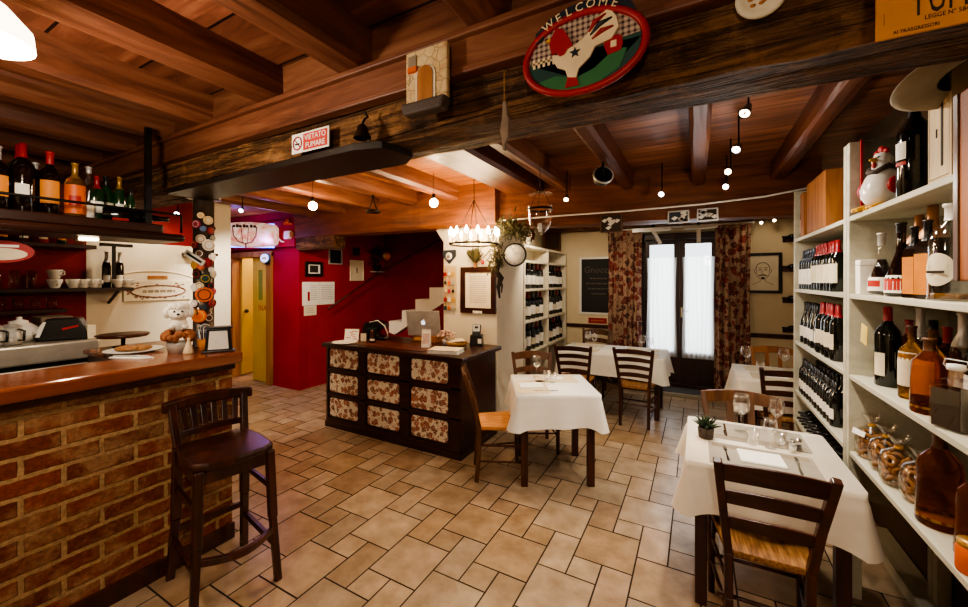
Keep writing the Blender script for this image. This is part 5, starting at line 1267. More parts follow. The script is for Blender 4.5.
for k, (x, z) in enumerate([(.74, 2.41), (.82, 2.50), (.88, 2.43), (.97, 2.53)]): spotlamp('tiny warm spotlight, %s from the curtain above the portrait' % ORD[k], (x, 6.24, z), (.5, 4.0, 1.2), M['spotw'], r=.022)
t = thing('black_floodlight', 'round black floodlight hanging under a dark joist', 'floodlight', (-.63, 3.05, 2.46)); b = MB(); b.T = RZ(.5) @ RX(math.radians(70)); b.lathe([(0,-.07), (.06,-.06), (.075,.0), (.068,.01), (.05,-.01), (0,-.015)], 22); b.build('housing', M['black'], t); b = MB(); b.T = RZ(.5) @ RX(math.radians(70)); b.lathe([(.068,.008), (.078,.0), (.078,.012), (.068,.012)], 22); b.build('bright_rim', M['silver'], t); MB().tube([(0,0,0), (0,0.0,.12)], .008).build('bracket', M['iron'], t)
t = thing('track_cable', 'pale sagging cable strung along the crossing beam', 'cable', (0,0,0)); MB().tube([(-1.95, 3.78, 2.30), (-1.25, 3.86, 2.315), (-.6, 3.93, 2.32), (.05, 3.98, 2.335), (.5, 4.0, 2.36), (.80, 4.05, 2.41), (1.25, 4.25, 2.50)], .008, 8).build('cable', M['ceram'], t)
FR = [(-.75, 4.03, 2.225, .21, .18, 'small dark picture of white birds hanging under the crossing beam', 'branch'), (-.155, 4.12, 2.255, .18, .12, 'small picture of blue figures hanging first after the bird picture', 'navy'), (.085, 4.17, 2.265, .17, .12, 'small black and white picture hanging closest to the wine shelving', 'ink')]
for x, y, z, w_, h_, lb, gm in FR:
    t = picture('hanging_picture', lb, 'picture', (x, y, z), 0, w_, h_, .012, M['brown'] if gm == 'branch' else M['silver'], M[gm], .015); r = random.Random(int(x*100)); b = MB()
    for k in range(7): cx, cz = r.uniform(-w_*.34, w_*.34), r.uniform(-h_*.3, h_*.3); b.prism([(cx-.03, cz), (cx, cz+.02), (cx+.03, cz+.008), (cx, cz-.02)], -.010, -.0068, XZ)
    b.build('figures', M['ceram'], t); MB().tube([(0,-.005,h_/2), (0,.0,h_/2+.07)], .003, 6).build('hook', M['iron'], t)
for k, (x0, x1) in enumerate([(-.85, -.33), (-.16, .25)]):
    t = thing('ceiling_bracket', ['pale metal bracket with strut over the curtain by the chalkboard', 'pale metal bracket with strut over the middle of the glazed door'][k], 'bracket', (0, 6.24, 2.40)); MB().bar((x0,0,0), (x1,0,.01), .05, .05).build('bar', M['ceram'], t); xm = x0+.28 if k == 0 else .02
    MB().bar((xm,0,-.01), (xm+(.10 if k == 0 else 0),.03,-.21), .05, .04).build('strut', M['ceram'], t); MB().bar((xm,.0,.02), (xm,.05,.09), .04, .04).build('hanger', M['iron'], t)
t = thing('iron_ornament', 'small black iron ornament hanging between the two bare bulbs', 'hanging ornament', (-3.0, 3.05, 2.38)); MB().tube([(0,0,.33), (0,0,.16)], .004, 6).build('chain', M['iron'], t); MB().tube([(.07*math.cos(2*PI*k/16), .07*math.sin(2*PI*k/16), .0) for k in range(16)], .010, 6, True).build('ring', M['iron'], t)
b = MB()
for k in range(4): a = PI/2*k; b.tube([(.07*math.cos(a), .07*math.sin(a), 0), (.02*math.cos(a), .02*math.sin(a), .09), (0,0,.17)], .005, 6)
b.ball((0,0,.16), .016); b.build('arms', M['iron'], t)

# ------------------------------------------------------------------ on the reception desk
ZD = .949
t = thing('laptop', 'silver laptop open with its glowing emblem towards the room', 'laptop', (-2.76, 3.63, ZD+.07), .30); MB().box(-.165, .165, -.02, .21, 0, .016).build('keyboard_base', M['silver'], t, bevel=.004)
b = MB(); b.T = TR(0,-.02,.014) @ RX(math.radians(12)); b.box(-.165, .165, -.004, .004, 0, .235); lid = b.build('screen', M['silver'], t, bevel=.004)
b = MB(); b.T = TR(0,-.02,.014) @ RX(math.radians(12)); b.box(-.155, .155, .004, .0055, .01, .225); b.build('display', M['black'], lid)
b = MB(); b.T = TR(0,-.02,.014) @ RX(math.radians(12)) @ TR(0,-.0045,.118) @ FRONT
ap = []
for k in range(28):
    a = 2*PI*k/28 + PI/2; r_ = .021*(1 - .16*math.exp(-((k % 28 if k < 14 else 28-k)/2.2)**2) - .06*math.exp(-((k-14)/2.0)**2))
    x_, y_ = r_*math.cos(a), r_*1.08*math.sin(a)
    dd = math.hypot(x_-.027, y_-.003)
    if dd < .0115: x_ = .027 - .0115*(1 if dd == 0 else (.027-x_)/dd); y_ = .003 + .0115*((y_-.003)/dd)
    ap.append((x_, y_))
t.scale = (1.2, 1.2, 1.2)
b.prism(ap, 0, .0008); b.prism([(.001,.022), (.004,.031), (.011,.034), (.009,.026)], 0, .0008); b.build('emblem', M['apple'], lid)
t = thing('wooden_riser', 'low brown box under the silver laptop on the desk', 'box', (-2.76, 3.68, ZD)); MB().box(-.16, .16, -.09, .12, 0, .068).build('body', M['crate'], t, bevel=.004); MB().box(-.13, .13, -.092, -.09, .02, .05).build('front_panel', M['goldp'], t)
t = thing('card_terminal', 'black card terminal dock standing at the pillar end of the desk', 'card terminal', (-2.10, 3.68, ZD), .35); MB().prism([(-.07,0), (.07,0), (.065,.12), (-.065,.12)], -.05, .06, XZ).build('dock', M['black'], t, bevel=.006)
b = MB(); b.T = TR(0,-.01,.12) @ RX(-.3); b.box(-.045, .045, -.03, .02, -.01, .11); tm = b.build('terminal', M['black'], t, bevel=.006); b = MB(); b.T = TR(0,-.01,.12) @ RX(-.3); b.box(-.038, .038, -.032, -.03, .03, .10); b.build('terminal_front', M['silver'], tm); b = MB(); b.T = TR(0,-.01,.12) @ RX(-.3); b.box(-.02, .02, -.034, -.032, .06, .085); b.build('display', M['ink'], tm)
MB().box(.02, .06, -.0525, -.05, .03, .08).build('sticker', M['paperw'], t)
t = thing('paper_basket', 'wicker basket of loose papers beside the card terminal on the desk', 'basket', (-2.24, 3.50, ZD), .3); MB().lathe([(0,0), (.09,0), (.115,.055), (.108,.055), (.085,.008), (0,.008)], 24).build('basket', M['basket'], t)
for k in range(5):
    b = MB(); b.T = TR(-.02+.012*k, .01*(k % 3), .045+.007*k) @ RZ(.5*k) @ RX(.12*((k % 3)-1)); b.box(-.08, .08, -.045, .045, 0, .002); b.build('paper_slip', M['paper'], t)
t = thing('thick_book', 'thick pale book lying on the desk corner next to the basket', 'book', (-2.16, 3.18, ZD), .22); MB().box(-.15, .15, -.10, .10, .004, .034).build('pages', M['paperw'], t); b = MB(); b.box(-.155, .155, -.105, .105, 0, .004); b.box(-.155, .155, -.105, .105, .034, .038); b.box(-.158, -.152, -.105, .105, 0, .038); b.build('cover', M['labelc'], t)
t = thing('tent_card', 'white standing card with a floral picture on the desk before the laptop', 'card', (-2.50, 3.30, ZD), .35); b = MB(); b.T = RX(-.16); b.box(-.048, .048, -.002, .002, 0, .19); b.build('front', M['paperw'], t); b = MB(); b.T = RX(.16); b.box(-.048, .048, .055, .059, 0, .185); b.build('rear', M['paperw'], t); b = MB(); b.T = RX(-.16); b.box(-.036, .036, -.003, -.002, .04, .15); b.build('picture', plain('faded_pink_print', '#d9b9b0', .8, var=.3, scale=60), t)
t = thing('flower_arrangement', 'pale pink dried flowers in a small pot behind the standing card', 'flower pot', (-2.42, 3.56, ZD)); MB().lathe([(0,0), (.035,0), (.045,.06), (.04,.06), (.03,.01), (0,.01)], 16).build('pot', M['silver'], t); b = MB(); r = random.Random(21)
for k in range(46): a = r.uniform(0, 6.28); e = r.uniform(.1, 1.5); q = r.uniform(.04, .10); b.ball((q*math.cos(a)*math.cos(e)*1.1, q*math.sin(a)*math.cos(e), .075+q*.9*math.sin(e)), r.uniform(.010, .018), 6, 4)
b.build('blooms', plain('pale_pink_petal', '#d5b3a4', .8, var=.3), t)
t = thing('coffee_machine', 'black rounded capsule coffee machine on the far desk corner', 'coffee machine', (-3.38, 3.50, ZD), .45)
MB().prism([(-.13,0), (.12,0), (.12,.03), (.03,.05), (.03,.12), (.13,.14), (.10,.20), (-.02,.235), (-.13,.20), (-.16,.10)], -.085, .085, XZ).build('body', M['black'], t, bevel=.015)
MB().tube([(-.06,-.088,.21), (.04,-.088,.232), (.12,-.088,.17), (.155,-.088,.09), (.16,-.088,.02)], .008, 8).build('arc_trim', M['silver'], t); MB().box(-.08, .02, -.09, -.084, .13, .145).build('green_light', M['dgreen'], t)
MB().box(.03, .12, -.06, .06, .012, .03).build('drip_tray', M['steel'], t)
t = thing('leaflet_holder', 'white leaflet holder with printed sheets on the left desk corner', 'leaflet holder', (-3.56, 3.27, ZD), .4); b = MB(); b.T = RX(-.2); b.box(-.085, .085, -.004, .006, .005, .135); b.build('leaflets', M['paperw'], t); MB().box(-.09, .09, -.03, .05, 0, .008).build('base', M['glass'], t); b = MB(); b.T = RX(-.2); r = random.Random(2)
for k in range(8): b.box(-.07+.1*r.random(), -.02+.09*r.random(), -.005, -.004, .02+.012*k, .027+.012*k)
b.build('print', M['pinkp'], t)
t = thing('small_frame_card', 'small cream card in a dark frame next to the leaflet holder', 'card', (-3.36, 3.27, ZD), .4); MB().box(-.04, .04, -.008, .008, 0, .105).build('frame', M['ink'], t); MB().box(-.033, .033, -.010, -.008, .008, .098).build('card', M['paper'], t)
t = thing('pepper_mill', 'dark slim mill standing beside the small framed card on the desk', 'pepper mill', (-3.22, 3.26, ZD)); MB().lathe([(0,0), (.026,0), (.028,.03), (.018,.07), (.024,.10), (.018,.125), (.022,.14), (0,.155)], 16).build('mill_body', M['dark'], t); MB().lathe([(.0285,.028), (.026,.045), (.0245,.05)], 16).build('silver_band', M['silver'], t)
o = MB().lathe([(0,0), (.09,0), (.14,.010), (.138,.013), (.088,.005), (0,.005)], 28).build('paper_plate', M['paperw']); o.location = (-3.50, 3.12, ZD); tag(o, 'flat white plate on the desk edge in front of the leaflet holder', 'plate')
o = MB().box(-.55, .55, -.16, .16, 0, .003).build('leather_desk_pad', M['chest']); o.location = (-2.93, 3.25, ZD); tag(o, 'long reddish brown mat lying in the middle of the desktop', 'desk mat'); o.data.materials[0] = wood('reddish_brown_mat', '#3a1a10', '#5f2d1b', '#7d4128', 'X', 8, .3, .4, .05)

# ------------------------------------------------------------------ wine wall, far bay (door end); laid out at full size, then brought to the shelves' size
_before = set(bpy.data.objects)
AX = -PI/2
y = 5.48
def jit(r, a): return r.uniform(-a, a)
r = random.Random(31)
for k in range(12):
    yy = 5.48-.104*k
    if k < 5: bottle('fb_blue', 'blue-capped bottle, %s from the door end on the second shelf' % ORD[k], (1.05+jit(r,.004), yy, 1.561), AX+jit(r,.15), BORD, 'bottleg', (.04, .15, 'labelw', 2.3), (.20, 'capb'), s=1.42, group='blue-capped bottles on the second shelf')
    else: bottle('fb_red', 'red-capped bottle, %s from the door end on the second shelf' % ORD[k], (1.05+jit(r,.004), yy, 1.561), AX+jit(r,.15), BORD, 'bottleg', (.05, .16, 'labelc', 2.2), (.225, 'capr'), s=1.48, group='red-capped bottles on the second shelf')
for k in range(9):
    yy = 5.44-.138*k
    if k in (0,1,2,3,4): bottle('fc_w', 'broad white-labelled bottle, %s from the door end on the third shelf' % ORD[k], (1.06+jit(r,.006), yy, .976), AX+jit(r,.25), BURG, 'bottleg', (.05, .125, 'labelw', 1.9), (.23, 'capk'), s=1.5, group='bottles on the third shelf')
    else: bottle('fc_r', 'red-topped cream-labelled bottle, %s from the door end on the third shelf' % ORD[k], (1.05+jit(r,.006), yy, .976), AX+jit(r,.25), BORD, 'bottleg', (.06, .14, 'labelc', 1.8), (.23, 'capr'), s=1.6, group='bottles on the third shelf')
for row in range(2):
    for k in range(12):
        yy = 5.48-.104*k - .05*row
        bottle('fd_w', 'white-labelled bottle, %s from the door end, %s row of fourth shelf' % (ORD[k], ['front', 'rear'][row]), (1.04+.10*row+jit(r,.004), yy, .421), AX+jit(r,.2), BORD, 'bottleg', (.05, .12, 'labelw', 2.0), (.23, 'capk'), s=1.25, group='bottles in two rows on the fourth shelf')
for row in range(2):
    for k in range(11):
        yy = 5.46-.105*k - .05*row
        bottle('fe', 'lying dark bottle, %s from the door end, %s layer of lowest shelf' % (ORD[k], ['lower', 'upper'][row]), (1.27, yy, .091+.042+.074*row), 0, BORD, 'bottleg', None, (.235, 'capk'), rot=(PI/2, 0, AX), s=1.0, group='bottles lying on the lowest shelf')
def wcrate(label, loc, sx, sy, h, mat, name='wooden_wine_crate', band=False, txt=None):
    t = thing(name, label, 'crate', loc); b = MB(); th = .012
    b.box(-sx/2, sx/2, -sy/2, -sy/2+th, 0, h); b.box(-sx/2, sx/2, sy/2-th, sy/2, 0, h); b.box(sx/2-th, sx/2, -sy/2+th, sy/2-th, 0, h); b.box(-sx/2, sx/2, -sy/2+th, sy/2-th, 0, th); b.box(-sx/2, sx/2, -sy/2+th, sy/2-th, h-th, h)
    b.build('box', mat, t, bevel=.002); MB().box(-sx/2, -sx/2+.008, -sy/2+th+.002, sy/2-th-.002, th+.002, h-th-.002).build('lid', mat, t, bevel=.002)
    return t
bottle('ft', 'tall dark bottle with white label standing at the door end of the top shelf', (1.05, 5.46, 2.121), AX, BORD, 'bottleg', (.04, .15, 'labelw', 2.2), (.22, 'capk'), s=1.35)
wcrate('narrow upright wooden wine crate on the top shelf, beside the lone dark bottle', (1.08, 5.26, 2.121), .20, .16, .46, M['crate'])
wcrate('wide upright wooden wine crate on the top shelf next to the narrow one', (1.09, 4.72, 2.121), .22, .66, .50, M['crate'])

# ------------------------------------------------------------------ spirits bay, near shelving
# top shelf: ceramic hen, magnum, cream crate, red-edged panel
t = thing('ceramic_hen', 'painted ceramic hen with red comb and yellow feet on the top shelf', 'figurine', (1.08, 3.54, 2.121), AX+.5)
b = MB(); b.lathe([(0,.03), (.07,.03), (.105,.09), (.11,.15), (.085,.22), (.055,.27), (.05,.31), (.055,.34), (.035,.38), (0,.39)], 24); b.build('body', M['ceram'], t)
b = MB()
for k, (x, z, q) in enumerate([(-.03,.385,.02), (0,.405,.024), (.03,.39,.02)]): b.ball((x, -.005, z), (q, .014, q), 10, 6)
b.ball((0,-.055,.30), (.014,.012,.022), 8, 6); b.build('comb', M['redink'], t)
MB().lathe([(.02,0), (.008,.035), (0,.04)], 10).build('beak', M['goldp'], t).matrix_local = TR(0,-.048,.335) @ RX(PI/2)
b = MB(); b.ball((-.02,-.045,.35), .007, 8, 6); b.ball((.02,-.045,.35), .007, 8, 6); b.build('eye', M['black'], t)
b = MB(); b.ball((-.10,.0,.15), (.03,.07,.06), 12, 8); b.build('wing', M['pinkp'], t); b = MB(); b.ball((.10,.0,.15), (.03,.07,.06), 12, 8); b.build('wing', M['redink'], t)
MB().tube([(-.055,-.03,.28), (-.02,-.07,.255), (.03,-.068,.25), (.06,-.02,.285), (.03,.05,.28), (-.04,.05,.28)], .018, 8, True).build('scarf', M['stone'], t)
MB().ball((.06,.09,.20), (.03,.03,.10), 10, 8).build('tail', M['blue'], t)
b = MB()
for s in (-1, 1):
    for a in (-.5, 0, .5): b.tube([(s*.05, -.03, .035), (s*.05+.09*math.sin(a), -.03-.10*math.cos(a), .012)], [.022,.012], 8)
b.build('feet', M['goldp'], t)
bottle('magnum', 'very large black magnum bottle with small white label on the top shelf', (1.085, 3.12, 2.121), AX+.35, BORD, 'bottleg', (.115, .165, 'labelw', .9), (.235, 'capk'), (.098, .108, 'labelr', .9), s=1.95)
t = wcrate('pale upright crate with a dark printed stripe on the top shelf beside the magnum', (1.08, 2.585, 2.121), .20, .20, .50, M['cratew']); MB().box(-.102, -.1005, -.035, -.018, .06, .42).build('print', M['ink'], t); MB().box(-.103, -.1005, .015, .022, .2, .24).build('latch', M['iron'], t)
t = thing('leaning_panel', 'dark panel with a red edge leaning at the end of the top shelf', 'panel', (1.15, 3.735, 2.121), 0); MB().box(-.115, .115, -.006, .006, 0, .53).build('board', M['wback'], t); MB().box(-.125, -.112, -.010, .010, 0, .535).build('red_edge', M['redink'], t)
t = thing('hanging_crate_lid', 'reddish wooden crate lid hanging in front of the spirits shelves', 'crate lid', (.942, 2.235, 1.655)); MB().box(-.012, .012, -.10, .10, 0, .76).build('board', wood('orange_crate_wood', '#6b3518', '#9c5a2c', '#b87643', 'Z', 7, .1, .6, .2), t, bevel=.008)
b = MB(); b.box(-.018, -.012, .065, .10, 0, .76); b.build('batten', M['brown'], t, bevel=.003)
# second shelf
t = thing('white_card_box', 'plain white box at the far end of the spirits shelf', 'box', (1.05, 3.70, 1.561)); MB().box(-.05, .05, -.045, .045, 0, .24).build('box', M['paperw'], t, bevel=.003); MB().box(-.051, .051, -.046, .046, .20, .203).build('lid_seam', M['inkg'], t)
A2 = AX + .55
bottle('s2a', 'clear flared bottle with black and red label beside the white box', (1.065, 3.50, 1.561), A2, PEAR, 'glass', (.02, .085, 'labelw', 2.4), (.235, 'silver'), (.04, .07, 'labelr', 1.2), s=1.38, liquid=('darkl', .17))
bottle('s2b', 'dark flared bottle with red and cream label, second on the spirits shelf', (1.075, 3.25, 1.561), A2, PEAR, 'darkl', (.015, .085, 'labelw', 2.6), (.255, 'capk'), (.025, .07, 'labelr', 1.7), s=1.50)
bottle('s2d', 'tall foil-topped dark bottle behind the first orange-labelled bottle', (1.17, 3.30, 1.561), A2, BORD, 'darkl', (.05, .16, 'labelc', 1.6), (.19, 'copper'), s=1.65)
bottle('s2e', 'tall foil-topped dark bottle behind the second orange-labelled bottle', (1.17, 3.15, 1.561), A2, BORD, 'darkl', (.05, .16, 'labelc', 1.6), (.19, 'copper'), s=1.75)
bottle('s2c', 'slim square bottle with a long orange label, closer to the white box', (1.045, 3.00, 1.561), A2, TALL, 'darkl', (.02, .195, 'labelo', 1.7), (.25, 'capk'), square=True, s=1.15)
bottle('s2c', 'slim square bottle with a long orange label, closer to the oval-labelled bottle', (1.045, 2.86, 1.561), A2, TALL, 'darkl', (.02, .195, 'labelo', 1.7), (.25, 'capk'), square=True, s=1.2)
o = bottle('s2f', 'clear round bottle with a cream oval label on the spirits shelf', (1.07, 2.70, 1.561), A2, DECA, 'glass', None, (.22, 'ceram'), s=1.75, liquid=('gold', .02))
b = MB(); ov_ = []
for k in range(24):
    a = 2*PI*k/24; ang = -PI/2 + .75*math.cos(a); z_ = .085+.045*math.sin(a); ov_.append(((rad(DECA, z_)+.001)*math.cos(ang), (rad(DECA, z_)+.001)*math.sin(ang), z_))
cc = (0, -rad(DECA, .085)-.004, .085); b.add(ov_+[cc], [(k, (k+1) % 24, 24) for k in range(24)], True); b.build('oval_label', M['labelc'], o); MB().box(-.02, .02, -.0525, -.051, .075, .082).build('label_print', M['ink'], o)
# third shelf
o = bottle('s3a', 'very large dark wine bottle with red capsule and a yellow tag', (1.085, 3.47, .976), A2, BORD, 'bottleg', (.04, .125, 'labelc', 1.0), (.245, 'capr'), s=1.72)
b = MB(); b.T = TR(-.050, -.036, .185) @ RZ(-.6) @ RY(.15); b.box(-.05, .025, -.001, .001, -.04, .035); b.build('yellow_tag', M['labely'], o)
o = bottle('s3b', 'clear amber spirit bottle with a tall cream label behind the yellow-tagged one', (1.09, 3.16, .976), A2, SPIR, 'gold', (.05, .18, 'labelc', 2.0), (.235, 'brown'), s=1.50)
bottle('s3c', 'clear amber spirit bottle with narrow white label in the third shelf middle', (1.12, 3.02, .976), A2, SPIR, 'gold', (.05, .16, 'labelw', 1.3), (.235, 'brown'), s=1.48)
bottle('s3d', 'amber ribbed decanter with a wooden stopper on the third shelf', (1.05, 2.86, .976), A2, DECA, 'amber', (.02, .028, 'capg', 5.8), (.22, 'brown'), s=1.45)
o = bottle('s3e', 'square swing-top bottle filled with dark liquid on the third shelf', (1.04, 2.60, .976), A2, [(0,0), (.044,0), (.047,.004), (.047,.14), (.03,.165), (.018,.175), (.018,.20), (.022,.202), (.022,.22), (0,.222)], 'glass', None, (.20, 'ceram'), square=True, s=1.35, liquid=('darkl', .135))
MB().tube([(-.02,0,.20), (-.035,0,.215), (-.03,0,.235), (.03,0,.235), (.035,0,.215), (.02,0,.20)], .002, 6).build('wire_clasp', M['silver'], o)
for k in range(7):
    bottle('s3r%d' % (k % 3), 'rear-row spirit bottle on the third shelf, %s from the far end' % ORD[k], (1.235, 3.62-.15*k, .976), A2, [SPIR, TALL, BORD][k % 3], ['amber', 'glass', 'bottleg'][k % 3], (.05, .14, 'labelw', 1.8), (.22, ['capr', 'silver', 'capk'][k % 3]), s=1.5, liquid=None)
t = thing('boxed_bottle', 'pale upright gift box at the picture edge of the third shelf', 'box', (1.12, 2.52, .976)); MB().box(-.05, .05, -.06, .06, 0, .36).build('box', M['labelc'], t, bevel=.003); MB().box(-.052, -.05, -.03, .03, .22, .28).build('print', M['inkg'], t)
# fourth shelf
r = random.Random(15)
for k, (x, y_) in enumerate([(1.07, 3.68), (1.08, 3.47), (1.07, 3.27), (1.10, 3.08)]):
    t = thing('biscuit_bag', ['transparent bag of round biscuits with a white label by the shelf divider', 'transparent bag of ring biscuits, second from the shelf divider', 'transparent bag of ring biscuits, third from the shelf divider', 'transparent bag of ring biscuits pressed against the large amber bottle'][k], 'biscuit bag', (x, y_, .421), AX+.4)
    MB().lathe([(0,0), (.07,.0), (.088,.03), (.092,.12), (.075,.19), (.02,.225), (.018,.24), (.05,.29), (.055,.30)], 18).build('bag_film', M['bagfilm'], t)
    for q in range(15):
        a = 2*PI*(q % 5)/5 + .6*(q//5) + jit(r, .2); z = .035+.055*(q//5); b = MB(); b.T = TR(.052*math.cos(a), .052*math.sin(a), z) @ RZ(a) @ RY(PI/2+jit(r, .4)) @ RX(jit(r, .4))
        b.tube([(.025*math.cos(2*PI*i/12), .025*math.sin(2*PI*i/12), 0) for i in range(12)], .013, 8, True); b.build('biscuit', M['cookie'], t)
    MB().lathe([(.021,.222), (.021,.236)], 12).build('tie', M['goldp'], t)
    if k == 0: b = MB(); b.T = TR(0,-.085,.175) @ RX(-.25); b.box(-.05, .05, -.002, .002, -.018, .018); b.build('label', M['paperw'], t)
bottle('s4a', 'big amber liqueur flagon next to the biscuit bags', (1.08, 2.84, .421), A2, DECA, 'amber', (.02, .028, 'capg', 5.8), (.22, 'brown'), s=1.78)
bottle('s4a', 'big amber liqueur flagon, the one closer to the picture edge', (1.10, 2.56, .421), A2, DECA, 'amber', (.02, .028, 'capg', 5.8), (.22, 'brown'), s=1.62)
t = thing('preserve_jar', 'orange preserve jar at the picture edge of the fourth shelf', 'jar', (1.02, 2.435, .421)); MB().lathe([(0,0), (.045,0), (.048,.01), (.048,.10), (.04,.115)], 18).build('jar_body', M['orange'], t); MB().lathe([(.043,.112), (.043,.135), (0,.136)], 18).build('lid', M['capg'], t)

for o in [q for q in bpy.data.objects if q not in _before and q.parent is None]:
    o.location = (o.location.x*KS, o.location.y*KS, 1.66 + (o.location.z-1.66)*KS); o.scale = [v*KS for v in o.scale]
wcrate('wooden crate on the floor below the lowest shelf', (0.85, 2.02, .001), .20, .24, .33, M['crate'])
# ------------------------------------------------------------------ left bookcase by the pillar
PX = PI/2
for sh_, (z, nm, s_) in enumerate([(1.541, 'top', 1.2), (1.121, 'middle', 1.27), (.701, 'low', 1.27)]):
    for bay, y0 in enumerate((4.80, 5.72)):
        for k in range(5):
            yy = y0 + .165*k; key = ['bk_w', 'bk_c', 'bk_r'][(sh_ + k + bay) % 3 if sh_ else (0 if k < 3 else 2)]
            lab = {'bk_w': (.05, .15, 'labelw', 2.4), 'bk_c': (.05, .125, 'labelc', 2.0), 'bk_r': (.045, .14, 'labelw', 2.2)}[key]; cp = {'bk_w': 'capk', 'bk_c': 'capb', 'bk_r': 'capr'}[key]
            bottle(key, '%s bottle from the %s, %s row of the white bookcase' % (ORD[k], ['pillar', 'middle divider'][bay], nm), (-2.035, yy, z), PX-.5+jit(r, .2), BORD, 'bottleg', lab, (.225, cp), s=s_, group='bottles in the white bookcase')
t = picture('framed_picture', 'brown framed picture standing in the top corner of the white bookcase', 'picture', (-2.06, 6.05, 2.30), PX-.3, .45, .34, .03, M['brown'], M['chest'])
t = thing('bottle_basket', 'cream ceramic jug on top of the bookcase by the clock', 'jug', (-2.08, 4.95, 2.121)); MB().lathe([(0,0), (.06,0), (.09,.08), (.07,.16), (.045,.20), (.055,.24), (.048,.24), (.04,.2), (0,.2)], 20).build('jug_body', M['labelc'], t); MB().tube([(.05,0,.22), (.10,0,.2), (.11,0,.13), (.08,0,.09)], .008).build('handle', M['labelc'], t)

# ------------------------------------------------------------------ table settings
ZT = .7475
def wineglass(label, loc, s=1.0, group=None):
    if 'wg' not in PROTO:
        o = MB().lathe([(0,0), (.034,0), (.034,.002), (.006,.006), (.004,.012), (.004,.085), (.012,.092), (.036,.115), (.042,.145), (.038,.18), (.033,.20), (.0322,.20), (.037,.18), (.041,.145), (.035,.117), (.010,.095), (0,.093)], 22).build('wine_glass', M['glass'])
        PROTO['wg'] = o; tag(o, label, 'glass', group); o.location = loc; o.scale = (s,)*3; return o
    return dup(PROTO['wg'], label, loc, 0, None, group, s)
def tum(label, loc, s=1.0): return tumbler('tbl', label, loc, .034, .085, None) if False else tumb2(label, loc, s)
def tumb2(label, loc, s):
    if 'tm' not in PROTO:
        o = MB().lathe([(0,.006), (.024,.004), (.027,.006), (.034,.085), (.0325,.085), (.0255,.012), (0,.012)], 18).build('water_glass', M['glass']); PROTO['tm'] = o; tag(o, label, 'glass'); o.location = loc; o.scale = (s,)*3; return o
    return dup(PROTO['tm'], label, loc, 0, None, None, s)
def cutlery(kind, label, loc, rz):
    if kind not in PROTO:
        if kind == 'fork':
            b = MB(); b.prism([(-.006,-.10), (.006,-.10), (.003,.02), (.009,.04), (.009,.055), (-.009,.055), (-.009,.04), (-.003,.02)], 0, .003)
            for x in (-.0075, -.0025, .0025, .0075): b.box(x-.0012, x+.0012, .055, .095, .001, .003)
        else:
            b = MB(); b.prism([(-.006,-.11), (.006,-.11), (.005,.01), (.011,.02), (.010,.09), (.002,.115), (-.006,.10), (-.005,.01)], 0, .003)
        o = b.build('table_fork' if kind == 'fork' else 'table_knife', M['chrome']); PROTO[kind] = o; tag(o, label, kind); o.location = loc; o.rotation_euler = (0,0,rz); return o
    return dup(PROTO[kind], label, loc, rz)
def mat_(label, loc, rz, w, d, mat, printed=False):
    t = thing('place_mat', label, 'place mat', loc, rz); MB().box(-w/2, w/2, -d/2, d/2, 0, .0015).build('sheet', mat, t)
    if printed:
        b = MB(); rr = random.Random(int(loc[1]*1000)); b.box(-w*.46, w*.46, d*.28, d*.44, .0015, .0019); b.build('print', M['inkg'], t)
    return t
def napkin(label, loc, rz, w=.17, d=.13):
    t = thing('napkin', label, 'napkin', loc, rz); b = MB(); b.box(-w/2, w/2, -d/2, d/2, 0, .004); b.box(-w/2+.002, w/2, -d/2+.003, d/2-.003, .004, .008); b.build('cloth', M['napkin'], t, bevel=.002); return t
# table with the succulent
mat_('grey paper mat on the chair side of the table with the succulent', (.285, 2.405, ZT+.0005), 0, .46, .29, M['matgrey'], True)
mat_('grey paper mat on the far side of the table with the succulent', (.305, 2.77, ZT+.0005), PI, .46, .29, M['matgrey'], True)
napkin('white napkin on the chair-side mat of the table with the succulent', (.285, 2.415, ZT+.003), .06, .19, .16)
cutlery('fork', 'fork left of the white napkin on the chair-side grey mat', (.135, 2.41, ZT+.003), .05)
cutlery('knife', 'knife right of the white napkin on the chair-side grey mat', (.435, 2.41, ZT+.003), -.05)
cutlery('fork', 'fork on the far grey mat of the table with the succulent', (.44, 2.78, ZT+.003), PI)
cutlery('knife', 'knife on the far grey mat of the table with the succulent', (.15, 2.78, ZT+.003), PI)
wineglass('large wine glass closest to the succulent', (.235, 2.80, ZT+.002), 1.12)
wineglass('wine glass at the shelving end of the succulent table', (.42, 2.90, ZT), 1.0)
tumb2('water glass in the middle of the succulent table', (.27, 2.60, ZT), 1.0)
tumb2('water glass beside the shelving-end wine glass on the succulent table', (.40, 2.66, ZT), 1.0)
wineglass('small wine glass in the middle of the succulent table', (.35, 2.605, ZT), .80)
for k, (x, y_) in enumerate([(.445, 2.60), (.475, 2.63)]):
    t = thing('cruet', ['small glass salt shaker with silver cap on the succulent table', 'small glass pepper shaker with silver cap on the succulent table'][k], 'shaker', (x, y_, ZT)); MB().lathe([(0,0), (.016,0), (.018,.03), (.014,.05)], 14).build('bottle_body', M['glass'], t); MB().lathe([(.0145,.048), (.015,.06), (.008,.068), (0,.068)], 14).build('cap', M['chrome'], t); MB().lathe([(0,.002), (.0145,.002), (.016,.03), (0,.03)], 12).build('contents', M['ceram' if k == 0 else 'ink'], t)
t = thing('potted_succulent', 'spiky dark green succulent in a brown pot on the table corner', 'potted plant', (.045, 2.60, ZT)); MB().lathe([(0,0), (.034,0), (.038,.004), (.042,.055), (.038,.06), (.034,.05), (0,.048)], 18).build('pot', M['stone'], t); MB().lathe([(0,.05), (.036,.05)], 14).build('soil', M['branch'], t)
rs = random.Random(4)
